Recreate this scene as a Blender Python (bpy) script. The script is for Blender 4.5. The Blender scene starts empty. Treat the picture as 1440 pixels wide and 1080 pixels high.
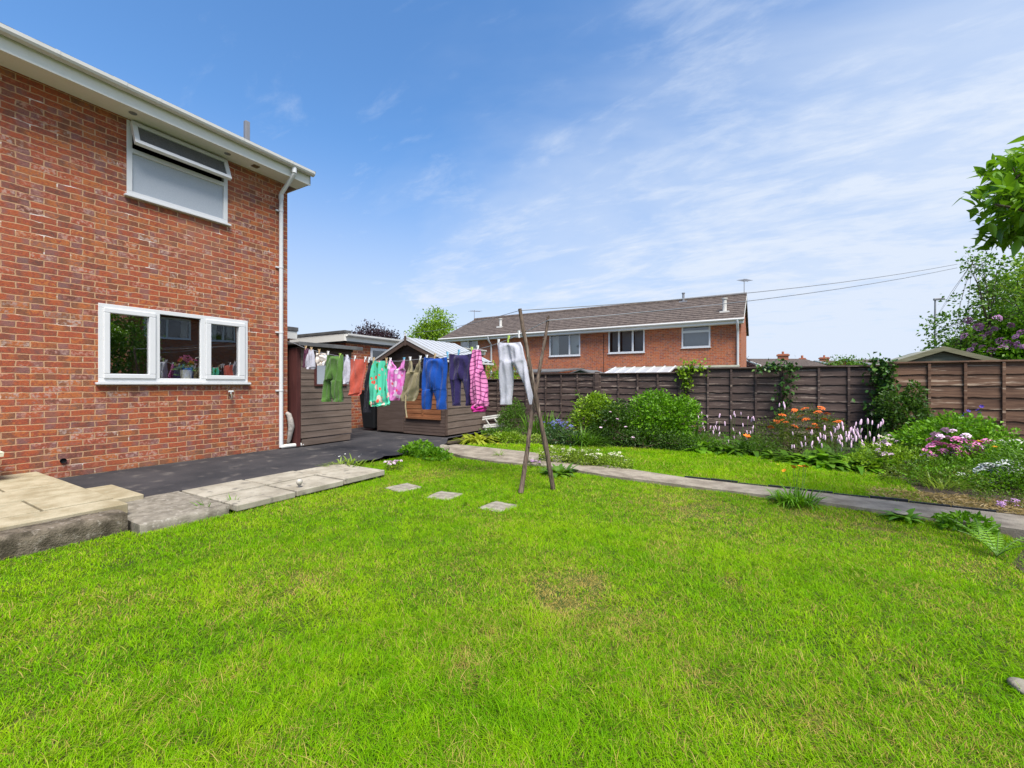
import bpy, bmesh, math, random
import numpy as np
from mathutils import Vector, Matrix

R = math.radians
S = bpy.context.scene
COL = S.collection
rng = np.random.default_rng(11)
random.seed(5)

# ---------------------------------------------------------------- survey of the garden
# x runs away from the house across the garden, y runs along the house towards the fence
H = 1.15                     # eye height
CA, SA, FP = 0.862, 0.507, 600.0
def at(px, py, Y):           # point seen at a pixel, at a given depth
    X = Y*(px-720)/FP
    return (CA*X-SA*Y, SA*X+CA*Y, H+(540-py)/FP*Y)
def G(px, py, z=0.0):        # point on level z
    p = at(px, py, FP*(H-z)/(py-540)); return (p[0], p[1])
def onx(px, py, x0):         # point on the plane x = x0
    r = (px-720)/FP; return at(px, py, x0/(CA*r-SA))
def ony(px, py, y0):
    r = (px-720)/FP; return at(px, py, y0/(SA*r+CA))
def proj(P):                 # pixel and depth of world points (n,3)
    P = np.asarray(P, float)
    X = CA*P[:,0]+SA*P[:,1]; Y = -SA*P[:,0]+CA*P[:,1]
    Yc = np.where(np.abs(Y) < 1e-3, 1e-3, Y)
    return 720+FP*X/Yc, 540-FP*(P[:,2]-H)/Yc, Y

# ---------------------------------------------------------------- nodes
def nd(t, typ, ins=None, **pr):
    n = t.nodes.new('ShaderNode'+typ)
    for k, v in pr.items(): setattr(n, k, v)
    for k, v in (ins or {}).items():
        s = n.inputs[k]
        if isinstance(v, bpy.types.NodeSocket): t.links.new(v, s)
        elif isinstance(v, bpy.types.Node): t.links.new(v.outputs[0], s)
        else:
            if isinstance(v, (tuple, list)) and len(v) == 3 and s.type == 'RGBA': v = (*v, 1)
            s.default_value = v
    return n
def math_(t, op, a, b=0.0, c=None, clamp=False):
    ins = {0: a, 1: b}
    if c is not None: ins[2] = c
    return nd(t, 'Math', ins, operation=op, use_clamp=clamp)
def mix(t, f, a, b, mode='MIX'):
    n = t.nodes.new('ShaderNodeMix'); n.data_type = 'RGBA'; n.blend_type = mode
    for k, v in ((0, f), (6, a), (7, b)):
        s = n.inputs[k]
        if isinstance(v, bpy.types.NodeSocket): t.links.new(v, s)
        elif isinstance(v, bpy.types.Node): t.links.new(v.outputs[0], s)
        else: s.default_value = (*v, 1) if isinstance(v, (tuple, list)) and len(v) == 3 else v
    return n.outputs[2]
def ramp(t, f, stops, interp='LINEAR'):
    n = nd(t, 'ValToRGB', {0: f}); cr = n.color_ramp; cr.interpolation = interp
    while len(cr.elements) < len(stops): cr.elements.new(0.5)
    for e, (p, c) in zip(cr.elements, stops):
        e.position = p; e.color = (*c, 1) if len(c) == 3 else c
    return n.outputs[0]
def coords(t): return nd(t, 'TexCoord').outputs['Object']
def mapping(t, v, sc=(1, 1, 1), rot=(0, 0, 0)):
    return nd(t, 'Mapping', {0: v, 'Scale': sc, 'Rotation': rot}).outputs[0]
def noise(t, v, sc, det=3.0, rough=0.55, dist=0.0):
    return nd(t, 'TexNoise', {'Vector': v, 'Scale': sc, 'Detail': det, 'Roughness': rough, 'Distortion': dist}).outputs[0]
def sstep(t, x, a, b):
    n = nd(t, 'MapRange', {0: x, 1: a, 2: b, 3: 0.0, 4: 1.0}, interpolation_type='SMOOTHSTEP', clamp=True); return n.outputs[0]
def newmat(name):
    m = bpy.data.materials.new(name); m.use_nodes = True; t = m.node_tree; t.nodes.clear()
    return m, t
def out(t, sh): nd(t, 'OutputMaterial', {0: sh})
def principled(t, col, rough=0.7, bump=None, bs=0.3, bd=0.01, spec=0.3, metal=0.0, **k):
    ins = {'Base Color': col, 'Roughness': rough, 'Specular IOR Level': spec, 'Metallic': metal}
    ins.update(k)
    if bump is not None:
        ins['Normal'] = nd(t, 'Bump', {'Height': bump, 'Strength': bs, 'Distance': bd}).outputs[0]
    return nd(t, 'BsdfPrincipled', ins)

M = {}
def rough_mat(name, c1, c2, sc=8.0, rough=0.75, bs=0.25, bd=0.005, stretch=(1, 1, 1), spec=0.3, fine=60.0, c3=None):
    m, t = newmat(name); v = mapping(t, coords(t), stretch)
    a = noise(t, v, sc, 5, 0.6); b = noise(t, v, fine, 3)
    col = mix(t, sstep(t, a, 0.32, 0.68), c1, c2)
    if c3: col = mix(t, sstep(t, noise(t, v, sc*2.7, 4), 0.56, 0.7), col, c3)
    col = mix(t, 0.25, col, mix(t, b, (0.15, 0.15, 0.15), (1, 1, 1)), 'OVERLAY')
    out(t, principled(t, col, rough, math_(t, 'ADD', b, a), bs, bd, spec)); M[name] = m; return m

def brick_mat(name, cols, mortar, weather=0.5, flash=((0.19, 0.105, 0.10), (0.13, 0.065, 0.04))):
    m, t = newmat(name); o = coords(t)
    sx = nd(t, 'SeparateXYZ', {0: o})
    wob = noise(t, o, 9.0, 2)
    u = math_(t, 'ADD', sx.outputs[0], sx.outputs[1])
    z = math_(t, 'ADD', sx.outputs[2], math_(t, 'MULTIPLY', math_(t, 'SUBTRACT', wob, 0.5), 0.024))
    u = math_(t, 'ADD', u, math_(t, 'MULTIPLY', math_(t, 'SUBTRACT', noise(t, o, 14.0, 2), 0.5), 0.022))
    zr = math_(t, 'DIVIDE', z, 0.075); row = math_(t, 'FLOOR', zr); zf = math_(t, 'FRACT', zr)
    off = math_(t, 'MULTIPLY', math_(t, 'FLOORED_MODULO', row, 2.0), 0.5)
    uu = math_(t, 'ADD', math_(t, 'DIVIDE', u, 0.225), off)
    ci = math_(t, 'FLOOR', uu); uf = math_(t, 'FRACT', uu)
    idv = nd(t, 'CombineXYZ', {0: ci, 1: row, 2: 0.37})
    wn = nd(t, 'TexWhiteNoise', {'Vector': idv}, noise_dimensions='3D')
    idv2 = nd(t, 'CombineXYZ', {0: ci, 1: row, 2: 7.7})
    wn2 = nd(t, 'TexWhiteNoise', {'Vector': idv2}, noise_dimensions='3D')
    n1 = noise(t, o, 26.0, 5, 0.65)
    n2 = noise(t, mapping(t, o, (1, 1, 2.6)), 45.0, 4, 0.7)
    f = math_(t, 'ADD', math_(t, 'MULTIPLY', wn.outputs[0], 0.82), math_(t, 'MULTIPLY', math_(t, 'SUBTRACT', n1, .36), 0.80))
    n = len(cols); base = ramp(t, f, [(i/(n-1)*0.9+0.05, c) for i, c in enumerate(cols)])
    # flashed brick: greyed or browned ends of varying length
    c0 = nd(t, 'SeparateColor', {0: wn.outputs[1]})
    uc = math_(t, 'ABSOLUTE', math_(t, 'SUBTRACT', math_(t, 'ADD', uf, math_(t, 'MULTIPLY', math_(t, 'SUBTRACT', n1, .5), .5)), math_(t, 'ADD', .2, math_(t, 'MULTIPLY', c0.outputs[1], .6))))
    endm = math_(t, 'MULTIPLY', sstep(t, uc, .14, .42), sstep(t, c0.outputs[2], .25, .45))
    base = mix(t, math_(t, 'MULTIPLY', endm, .66), base, mix(t, sstep(t, c0.outputs[0], .4, .6), flash[0], flash[1]))
    # dragfaced texture, dark burnt ends, lime bloom on some bricks
    n3 = noise(t, mapping(t, o, (1, 1, 1.8)), 75.0, 4, 0.75)
    base = mix(t, sstep(t, n2, 0.48, 0.66), base, mix(t, 0.62, base, (0.085, 0.04, 0.038)))
    base = mix(t, math_(t, 'MULTIPLY', sstep(t, n3, 0.58, 0.70), 0.55), base, (0.46, 0.27, 0.20))
    bloom = math_(t, 'MULTIPLY', sstep(t, wn2.outputs[0], 0.65, 0.95), sstep(t, n1, 0.46, 0.64))
    base = mix(t, math_(t, 'MULTIPLY', bloom, weather), base, (0.47, 0.36, 0.31))
    big = noise(t, o, 0.7, 4)
    base = mix(t, math_(t, 'MULTIPLY', sstep(t, big, 0.5, 0.75), 0.35), base, (0.40, 0.17, 0.11))
    white = math_(t, 'MULTIPLY', sstep(t, noise(t, mapping(t, o, (1, 1, 5)), 2.2, 5, 0.7), 0.60, 0.68), 1.2*weather)
    def edge(x, w): # distance to nearest joint
        d = math_(t, 'MINIMUM', x, math_(t, 'SUBTRACT', 1.0, x)); return sstep(t, d, math_(t, 'MULTIPLY', w, 0.45), w)
    mk = math_(t, 'MULTIPLY', edge(zf, math_(t, 'ADD', 0.055, math_(t, 'MULTIPLY', n1, 0.09))), edge(uf, 0.036))
    mk = math_(t, 'MULTIPLY', mk, sstep(t, n1, 0.12, 0.3))
    mcol = mix(t, n1, tuple(c*.7 for c in mortar), tuple(c*1.2 for c in mortar))
    mcol = mix(t, white, mcol, (0.72, 0.69, 0.66))
    col = mix(t, mk, mcol, base)
    damp = math_(t, 'MULTIPLY', sstep(t, math_(t, 'ADD', sx.outputs[2], math_(t, 'MULTIPLY', big, .25)), .34, .16), .6*weather)
    col = mix(t, damp, col, mix(t, .5, col, (0.10, 0.075, 0.045)))
    h = math_(t, 'ADD', math_(t, 'MULTIPLY', mk, 1.0), math_(t, 'MULTIPLY', n2, 0.45))
    out(t, principled(t, col, 0.85, h, 0.55, 0.006, 0.2)); M[name] = m

def leaf_mat(name, dark, light, tip=None, trans=0.38, rough=0.45, sc=2.5, spec=0.35):
    m, t = newmat(name); g = nd(t, 'NewGeometry')
    r = g.outputs['Random Per Island']; a = noise(t, coords(t), sc, 3)
    f = math_(t, 'ADD', math_(t, 'MULTIPLY', r, 0.65), math_(t, 'MULTIPLY', math_(t, 'SUBTRACT', a, 0.32), 0.9), clamp=True)
    st = [(0.0, dark), (0.75, light)] + ([(1.0, tip)] if tip else [])
    col = ramp(t, f, st)
    p = principled(t, col, rough, spec=spec)
    tr = nd(t, 'BsdfTranslucent', {0: mix(t, 0.5, col, (light[0]*1.3, light[1]*1.35, light[2]*0.6))})
    out(t, nd(t, 'MixShader', {0: trans, 1: p.outputs[0], 2: tr.outputs[0]})); M[name] = m

def plain(name, c, rough=0.5, spec=0.4, metal=0.0, var=0.06, sc=12.0, bs=0.05):
    m, t = newmat(name); a = noise(t, coords(t), sc, 4)
    d = tuple(max(0, x*(1-var*2)) for x in c)
    out(t, principled(t, mix(t, a, d, tuple(min(1, x*(1+var)) for x in c)), rough, a, bs, 0.004, spec, metal)); M[name] = m

def cloth_mat(name, c, c2=None, weave=420.0, rough=0.9):
    m, t = newmat(name); o = coords(t); a = noise(t, o, 7.0, 3)
    w = noise(t, o, weave, 1)
    col = mix(t, a, c, c2 or tuple(x*0.8 for x in c))
    p = principled(t, col, rough, math_(t, 'ADD', math_(t, 'MULTIPLY', w, .25), math_(t, 'ADD', noise(t, mapping(t, o, (1, 1, .6)), 16.0, 4, .6), noise(t, mapping(t, o, (1.6, 1.6, .5), (.3, 0, 0)), 7.0, 2))), 0.55, 0.022, 0.15, **{'Sheen Weight': 0.15})
    tr = nd(t, 'BsdfTranslucent', {0: col})
    out(t, nd(t, 'MixShader', {0: 0.15, 1: p.outputs[0], 2: tr.outputs[0]})); M[name] = m

def floral_mat(name, base, spots, sc=22.0):
    m, t = newmat(name); o = mapping(t, coords(t), (1, 1, 0.8))
    o = nd(t, 'VectorMath', {0: o, 1: nd(t, 'VectorMath', {0: nd(t, 'TexNoise', {'Vector': o, 'Scale': 14.0}).outputs[1], 'Scale': 0.03}, operation='SCALE').outputs[0]}, operation='ADD').outputs[0]
    col = base
    for i, (c, s, th) in enumerate(spots):
        v = nd(t, 'TexVoronoi', {'Vector': nd(t, 'VectorMath', {0: o, 1: (0.31*i, 0.17*i, 0.23*i)}).outputs[0], 'Scale': s})
        col = mix(t, sstep(t, v.outputs[0], th, th-0.06), col, c)
    p = principled(t, col, 0.9, noise(t, coords(t), 25.0, 3), 0.25, 0.004, 0.15)
    out(t, p); M[name] = m

# ---------------------------------------------------------------- objects
OFF = {}                     # world offset of an object's frame
def tag(o, label=None, cat=None, group=None, kind=None):
    if label: o['label'] = label
    if cat: o['category'] = cat
    if group: o['group'] = group
    if kind: o['kind'] = kind
    return o
def thing(name, label, cat, loc=(0, 0, 0), group=None):
    o = bpy.data.objects.new(name, None); COL.objects.link(o)
    loc = tuple(loc) if len(loc) == 3 else (*loc, 0.0)
    o.location = loc; o.empty_display_size = 0.2; OFF[o] = Vector(loc)
    return tag(o, label, cat, group)
def link(name, me, mat, parent=None, smooth=False):
    o = bpy.data.objects.new(name, me); COL.objects.link(o)
    if mat is not None:
        for x in (mat if isinstance(mat, list) else [mat]): me.materials.append(M[x] if isinstance(x, str) else x)
    if smooth: me.polygons.foreach_set('use_smooth', np.ones(len(me.polygons), bool))
    if parent is not None:
        o.parent = parent; off = OFF.get(parent, Vector((0, 0, 0)))
        o.matrix_parent_inverse = Matrix.Translation(-off)
    OFF[o] = Vector((0, 0, 0))
    return o
def rebase(o):               # origin of a single-mesh thing to its base
    me = o.data; n = len(me.vertices); v = np.empty(n*3, np.float32); me.vertices.foreach_get('co', v); v = v.reshape(-1, 3)
    b = np.array([(v[:, 0].min()+v[:, 0].max())/2, (v[:, 1].min()+v[:, 1].max())/2, v[:, 2].min()])
    v -= b.astype(np.float32); me.vertices.foreach_set('co', v.ravel()); me.update()
    o.location = Vector(b); OFF[o] = Vector(b); return o
def npmesh(name, V, F, mat, parent=None, smooth=False, attrs=None, matidx=None):
    V = np.ascontiguousarray(V, np.float32); F = np.ascontiguousarray(F, np.int32)
    me = bpy.data.meshes.new(name); nf, k = F.shape
    me.vertices.add(len(V)); me.vertices.foreach_set('co', V.ravel())
    me.loops.add(nf*k); me.loops.foreach_set('vertex_index', F.ravel())
    me.polygons.add(nf); me.polygons.foreach_set('loop_start', np.arange(0, nf*k, k, dtype=np.int32))
    if matidx is not None: me.polygons.foreach_set('material_index', np.asarray(matidx, np.int32))
    for an, av in (attrs or {}).items():
        a = me.attributes.new(an, 'FLOAT', 'POINT'); a.data.foreach_set('value', np.asarray(av, np.float32))
    me.update(calc_edges=True); me.validate()
    return link(name, me, mat, parent, smooth)

class MB:
    def __init__(s): s.v = []; s.f = []
    def add(s, vs, fs):
        b = len(s.v); s.v += [tuple(p) for p in vs]; s.f += [tuple(i+b for i in f) for f in fs]; return s
    def box(s, x0, x1, y0, y1, z0, z1, fn=None):
        x0, x1 = min(x0, x1), max(x0, x1); y0, y1 = min(y0, y1), max(y0, y1); z0, z1 = min(z0, z1), max(z0, z1)
        vs = [(x, y, z) for z in (z0, z1) for y in (y0, y1) for x in (x0, x1)]
        if fn: vs = [fn(*p) for p in vs]
        return s.add(vs, [(0, 2, 3, 1), (4, 5, 7, 6), (0, 1, 5, 4), (2, 6, 7, 3), (0, 4, 6, 2), (1, 3, 7, 5)])
    def prism(s, poly, d, cap=True): # polygon (3D points) swept by vector d
        n = len(poly); P = [Vector(p) for p in poly]; Q = [p+Vector(d) for p in P]
        fs = [(i, (i+1) % n, (i+1) % n+n, i+n) for i in range(n)]
        if cap: fs += [tuple(range(n))[::-1], tuple(range(n, 2*n))]
        return s.add(P+Q, fs)
    def tube(s, pts, rad, n=8, cap=True):
        P = [Vector(p) for p in pts]; m = len(P)
        r = rad if isinstance(rad, (list, tuple)) else [rad]*m
        b = len(s.v); up = None
        for i, p in enumerate(P):
            d = (P[min(i+1, m-1)]-P[max(i-1, 0)]).normalized()
            if up is None: up = Vector((0, 0, 1)) if abs(d.z) < 0.9 else Vector((1, 0, 0))
            a = d.cross(up).normalized(); up = a.cross(d).normalized()
            for k in range(n):
                t = 2*math.pi*k/n; s.v.append(tuple(p+(a*math.cos(t)+up*math.sin(t))*r[i]))
        for i in range(m-1):
            for k in range(n):
                k2 = (k+1) % n; s.f.append((b+i*n+k, b+i*n+k2, b+(i+1)*n+k2, b+(i+1)*n+k))
        if cap: s.f.append(tuple(b+k for k in range(n))[::-1]); s.f.append(tuple(b+(m-1)*n+k for k in range(n)))
        return s
    def lathe(s, prof, c=(0, 0, 0), n=14):
        b = len(s.v); m = len(prof)
        for r, z in prof:
            for k in range(n):
                t = 2*math.pi*k/n; s.v.append((c[0]+r*math.cos(t), c[1]+r*math.sin(t), c[2]+z))
        for i in range(m-1):
            for k in range(n):
                k2 = (k+1) % n; s.f.append((b+i*n+k, b+i*n+k2, b+(i+1)*n+k2, b+(i+1)*n+k))
        return s
    def grid(s, fn, nu, nv):
        b = len(s.v)
        for j in range(nv+1):
            for i in range(nu+1): s.v.append(tuple(fn(i/nu, j/nv)))
        for j in range(nv):
            for i in range(nu):
                a = b+j*(nu+1)+i; s.f.append((a, a+1, a+nu+2, a+nu+1))
        return s
    def build(s, name, mat, parent=None, smooth=False, bevel=0.0, solid=0.0, sub=0):
        me = bpy.data.meshes.new(name); me.from_pydata(s.v, [], s.f); me.update()
        bm = bmesh.new(); bm.from_mesh(me); bmesh.ops.recalc_face_normals(bm, faces=bm.faces); bm.to_mesh(me); bm.free()
        o = link(name, me, mat, parent, smooth)
        if smooth: me.set_sharp_from_angle(angle=R(48))
        if solid: md = o.modifiers.new('s', 'SOLIDIFY'); md.thickness = solid; md.offset = 0
        if bevel: md = o.modifiers.new('b', 'BEVEL'); md.width = bevel; md.segments = 2; md.limit_method = 'ANGLE'
        if sub: md = o.modifiers.new('u', 'SUBSURF'); md.levels = md.render_levels = sub
        return o

def vnoise(xy, sc, seed):    # smooth 2-D value noise 0..1
    r = np.random.default_rng(seed).random((64, 64)); p = xy*sc; i = np.floor(p).astype(int); f = p-i; f = f*f*(3-2*f)
    g = lambda a, b: r[a % 64, b % 64]
    x, y = i[:, 0], i[:, 1]
    return (g(x, y)*(1-f[:, 0])+g(x+1, y)*f[:, 0])*(1-f[:, 1])+(g(x, y+1)*(1-f[:, 0])+g(x+1, y+1)*f[:, 0])*f[:, 1]
def inpoly(P, poly):
    x, y = P[:, 0], P[:, 1]; res = np.zeros(len(P), bool); n = len(poly)
    for i in range(n):
        x0, y0 = poly[i]; x1, y1 = poly[(i+1) % n]
        c = ((y0 > y) != (y1 > y)) & (x < (x1-x0)*(y-y0)/((y1-y0) or 1e-9)+x0); res ^= c
    return res
def unit(a): return a/np.maximum(np.linalg.norm(a, axis=1, keepdims=True), 1e-9)
SKYV=0.82; CLOUDC=(2.45, 2.75, 3.25); SKYS=0.112; SUNE=2.95; EXPO=1.45
# ---------------------------------------------------------------- materials
brick_mat('brick', [(0.13, 0.055, 0.040), (0.23, 0.064, 0.038), (0.32, 0.075, 0.036), (0.35, 0.088, 0.032), (0.26, 0.060, 0.036), (0.40, 0.125, 0.036), (0.24, 0.10, 0.07)], (0.43, 0.255, 0.145), 0.6)
brick_mat('brick_far', [(0.24, 0.065, 0.035), (0.37, 0.095, 0.040), (0.43, 0.125, 0.048), (0.34, 0.10, 0.05)], (0.44, 0.25, 0.15), 0.3)
plain('upvc', (0.57, 0.575, 0.58), 0.32, 0.5, var=0.03)
plain('gutter_white', (0.52, 0.51, 0.48), 0.4, 0.5, var=0.06, sc=6)
plain('soffit_white', (0.70, 0.69, 0.645), 0.5, 0.4, var=0.03)
plain('grey_metal', (0.22, 0.22, 0.23), 0.5, 0.5, 0.3)
plain('black_plastic', (0.015, 0.016, 0.018), 0.4)
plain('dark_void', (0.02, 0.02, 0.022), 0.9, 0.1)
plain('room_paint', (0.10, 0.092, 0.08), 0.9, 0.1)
plain('curtain', (0.60, 0.58, 0.52), 0.9, 0.1)
plain('curtain_dark', (0.32, 0.31, 0.31), 0.9, 0.1)
plain('brass', (0.30, 0.27, 0.20), 0.35, 0.5, 0.8)
rough_mat('roof_tile', (0.060, 0.045, 0.038), (0.115, 0.088, 0.072), 5.0, 0.85, 0.5, 0.01, c3=(0.15, 0.125, 0.10))
rough_mat('roof_tile_grey', (0.11, 0.10, 0.09), (0.17, 0.15, 0.14), 2.0, 0.85, 0.4, 0.01)
rough_mat('roof_felt', (0.07, 0.07, 0.07), (0.12, 0.12, 0.12), 4.0, 0.9, 0.3)
rough_mat('lagging', (0.20, 0.18, 0.16), (0.34, 0.31, 0.28), 20.0, 0.8, 0.5)
rough_mat('tarmac', (0.020, 0.020, 0.023), (0.040, 0.037, 0.039), 1.6, 0.85, 0.7, 0.006, fine=220.0, c3=(0.085, 0.076, 0.07), spec=0.3)
rough_mat('slab_buff', (0.225, 0.185, 0.11), (0.34, 0.295, 0.20), 5.0, 0.85, 0.3, 0.004, fine=110.0, c3=(0.26, 0.23, 0.15))
rough_mat('slab_grey', (0.215, 0.19, 0.145), (0.325, 0.295, 0.235), 3.5, 0.85, 0.3, 0.004, fine=120.0, c3=(0.15, 0.135, 0.11))
rough_mat('concrete', (0.12, 0.105, 0.08), (0.22, 0.195, 0.155), 9.0, 0.9, 0.7, 0.006, fine=120.0, c3=(0.27, 0.245, 0.205))
rough_mat('concrete_dark', (0.045, 0.036, 0.023), (0.145, 0.118, 0.085), 9.0, 0.92, 0.8, 0.012, fine=80.0, c3=(0.21, 0.18, 0.145))
rough_mat('stone_pale', (0.16, 0.14, 0.105), (0.27, 0.245, 0.195), 14.0, 0.85, 0.5, 0.008)
rough_mat('path_concrete', (0.15, 0.122, 0.090), (0.275, 0.235, 0.18), 4.0, 0.9, 0.6, 0.008, fine=110.0, c3=(0.17, 0.15, 0.11))
rough_mat('soil', (0.030, 0.022, 0.014), (0.075, 0.055, 0.035), 9.0, 0.95, 1.0, 0.03)
rough_mat('lawn_soil', (0.030, 0.050, 0.003), (0.075, 0.085, 0.012), 6.0, 0.95, 0.8, 0.02)  # ground darkened so the gaps between blades look shaded
rough_mat('far_field', (0.05, 0.075, 0.02), (0.085, 0.10, 0.035), 0.3, 0.95, 0.5, 0.05)
rough_mat('planter_cream', (0.55, 0.50, 0.35), (0.66, 0.62, 0.48), 12.0, 0.8, 0.5, 0.006, c3=(0.34, 0.30, 0.18))
def wood_mat(name, c1, c2, pale, axis, wear=0.5, grain=30.0):
    m, t = newmat(name); o = coords(t)
    sc = [8, 8, 8]; sc['xyz'.index(axis)] = 0.5
    v = mapping(t, o, tuple(sc)); a = noise(t, v, grain/8, 6, 0.65, 0.4); b = noise(t, o, 1.3, 3)
    col = mix(t, sstep(t, math_(t, 'ADD', math_(t, 'MULTIPLY', a, 0.65), math_(t, 'MULTIPLY', b, 0.35)), 0.35, 0.65), c1, c2)
    sv = [16, 16, 16]; sv['xyz'.index(axis)] = 1.1
    w = noise(t, mapping(t, o, tuple(sv)), 1.3, 5, 0.7)
    col = mix(t, math_(t, 'MULTIPLY', sstep(t, w, 0.55, 0.68), wear), col, pale)
    out(t, principled(t, col, 0.75, a, 0.5, 0.006, 0.25)); M[name] = m
wood_mat('fence_dark', (0.041, 0.027, 0.023), (0.090, 0.061, 0.051), (0.32, 0.25, 0.20), 'x', 0.85)
wood_mat('fence_warm', (0.062, 0.031, 0.019), (0.150, 0.083, 0.050), (0.38, 0.29, 0.21), 'x', 0.85)
wood_mat('post_wood', (0.075, 0.045, 0.035), (0.15, 0.10, 0.075), (0.30, 0.24, 0.20), 'z', 0.6)
wood_mat('shed_boards_lit', (0.098, 0.070, 0.054), (0.150, 0.112, 0.090), (0.20, 0.16, 0.135), 'y', 0.4)  # lighter copy of the shed boards: the brighter side is in the colour
wood_mat('shed_boards_shaded', (0.062, 0.042, 0.034), (0.095, 0.067, 0.056), (0.15, 0.11, 0.09), 'x', 0.35)  # same boards darkened: the front's shade is put into the colour
wood_mat('shed_trim', (0.06, 0.038, 0.03), (0.10, 0.068, 0.054), (0.15, 0.12, 0.10), 'y', 0.3)
wood_mat('maroon_wood', (0.05, 0.014, 0.013), (0.085, 0.026, 0.022), (0.12, 0.06, 0.05), 'z', 0.3)
wood_mat('orange_wood', (0.13, 0.048, 0.02), (0.25, 0.10, 0.042), (0.30, 0.16, 0.08), 'x', 0.4)
wood_mat('pole_wood', (0.040, 0.028, 0.022), (0.19, 0.135, 0.10), (0.46, 0.39, 0.32), 'z', 0.95, 90)
wood_mat('bench_wood', (0.42, 0.40, 0.36), (0.60, 0.58, 0.54), (0.7, 0.68, 0.64), 'x', 0.4)
wood_mat('green_shed_wood', (0.12, 0.115, 0.06), (0.20, 0.19, 0.115), (0.28, 0.26, 0.19), 'x', 0.4)
def sheet_mat():
    m, t = newmat('roof_sheet'); o = coords(t); a = noise(t, mapping(t, o, (1.2, 6, 1.2)), 3.0, 4)
    out(t, principled(t, mix(t, a, (0.30, 0.305, 0.31), (0.42, 0.425, 0.43)), 0.35, a, 0.1, 0.003, 0.5)); M['roof_sheet'] = m
sheet_mat()
def glass_mat(name, refl, tint=(0.9, 0.93, 0.92)):
    m, t = newmat(name)
    f = nd(t, 'Fresnel', {'IOR': 1.5})
    k = math_(t, 'ADD', math_(t, 'MULTIPLY', f, 1.6), refl, clamp=True)
    v = nd(t, 'Bump', {'Height': noise(t, coords(t), 1.1, 1), 'Strength': 0.10, 'Distance': 0.03})
    out(t, nd(t, 'MixShader', {0: k, 1: nd(t, 'BsdfTransparent', {0: tint}), 2: nd(t, 'BsdfGlossy', {0: (1, 1, 1), 'Roughness': 0.0, 'Normal': v})})); M[name] = m
glass_mat('glass', 0.30); glass_mat('glass_far', 0.05)
def frosted():
    m, t = newmat('frosted_glass'); v = nd(t, 'TexVoronoi', {'Vector': coords(t), 'Scale': 70.0})
    nz = noise(t, coords(t), 130.0, 3)
    col = mix(t, nz, (0.26, 0.29, 0.33), (0.40, 0.43, 0.47))
    out(t, principled(t, col, 0.22, math_(t, 'ADD', v.outputs[0], nz), 0.35, 0.004, 0.6)); M['frosted_glass'] = m
    m, t = newmat('frosted_dark'); nz = noise(t, coords(t), 160.0, 3)
    out(t, principled(t, mix(t, sstep(t, nz, 0.4, 0.62), (0.05, 0.052, 0.055), (0.13, 0.13, 0.13)), 0.3, nz, 0.5, 0.004, 0.5)); M['frosted_dark'] = m
frosted()

# ---------------------------------------------------------------- building helpers
def facade(kind, p0):        # (u, v, n) -> world; n points out of the wall
    if kind == 'x+': return lambda u, v, n: (p0+n, u, v)
    if kind == 'x-': return lambda u, v, n: (p0-n, u, v)
    return lambda u, v, n: (u, p0-n, v)          # 'y-'
def wall_holes(mb, fn, u0, u1, v0, v1, holes, depth=0.11):
    us = sorted({u0, u1, *[h[0] for h in holes], *[h[1] for h in holes]})
    vs = sorted({v0, v1, *[h[2] for h in holes], *[h[3] for h in holes]})
    for i in range(len(us)-1):
        for j in range(len(vs)-1):
            a, b, c, d = us[i], us[i+1], vs[j], vs[j+1]
            if any(h[0]-1e-6 <= a and b <= h[1]+1e-6 and h[2]-1e-6 <= c and d <= h[3]+1e-6 for h in holes): continue
            mb.add([fn(a, c, 0), fn(b, c, 0), fn(b, d, 0), fn(a, d, 0)], [(0, 1, 2, 3)])
    for a, b, c, d in holes:
        for q in ([(a, c), (b, c)], [(b, c), (b, d)], [(b, d), (a, d)], [(a, d), (a, c)]):
            (p, r), (s, w) = q
            mb.add([fn(p, r, 0), fn(s, w, 0), fn(s, w, -depth), fn(p, r, -depth)], [(0, 1, 2, 3)])
def ring(mb, fn, u0, u1, v0, v1, w, n0, n1):     # rectangular frame
    mb.box(u0, u1, v0, v0+w, n0, n1, fn); mb.box(u0, u1, v1-w, v1, n0, n1, fn)
    mb.box(u0, u0+w, v0+w, v1-w, n0, n1, fn); mb.box(u1-w, u1, v0+w, v1-w, n0, n1, fn)
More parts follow.
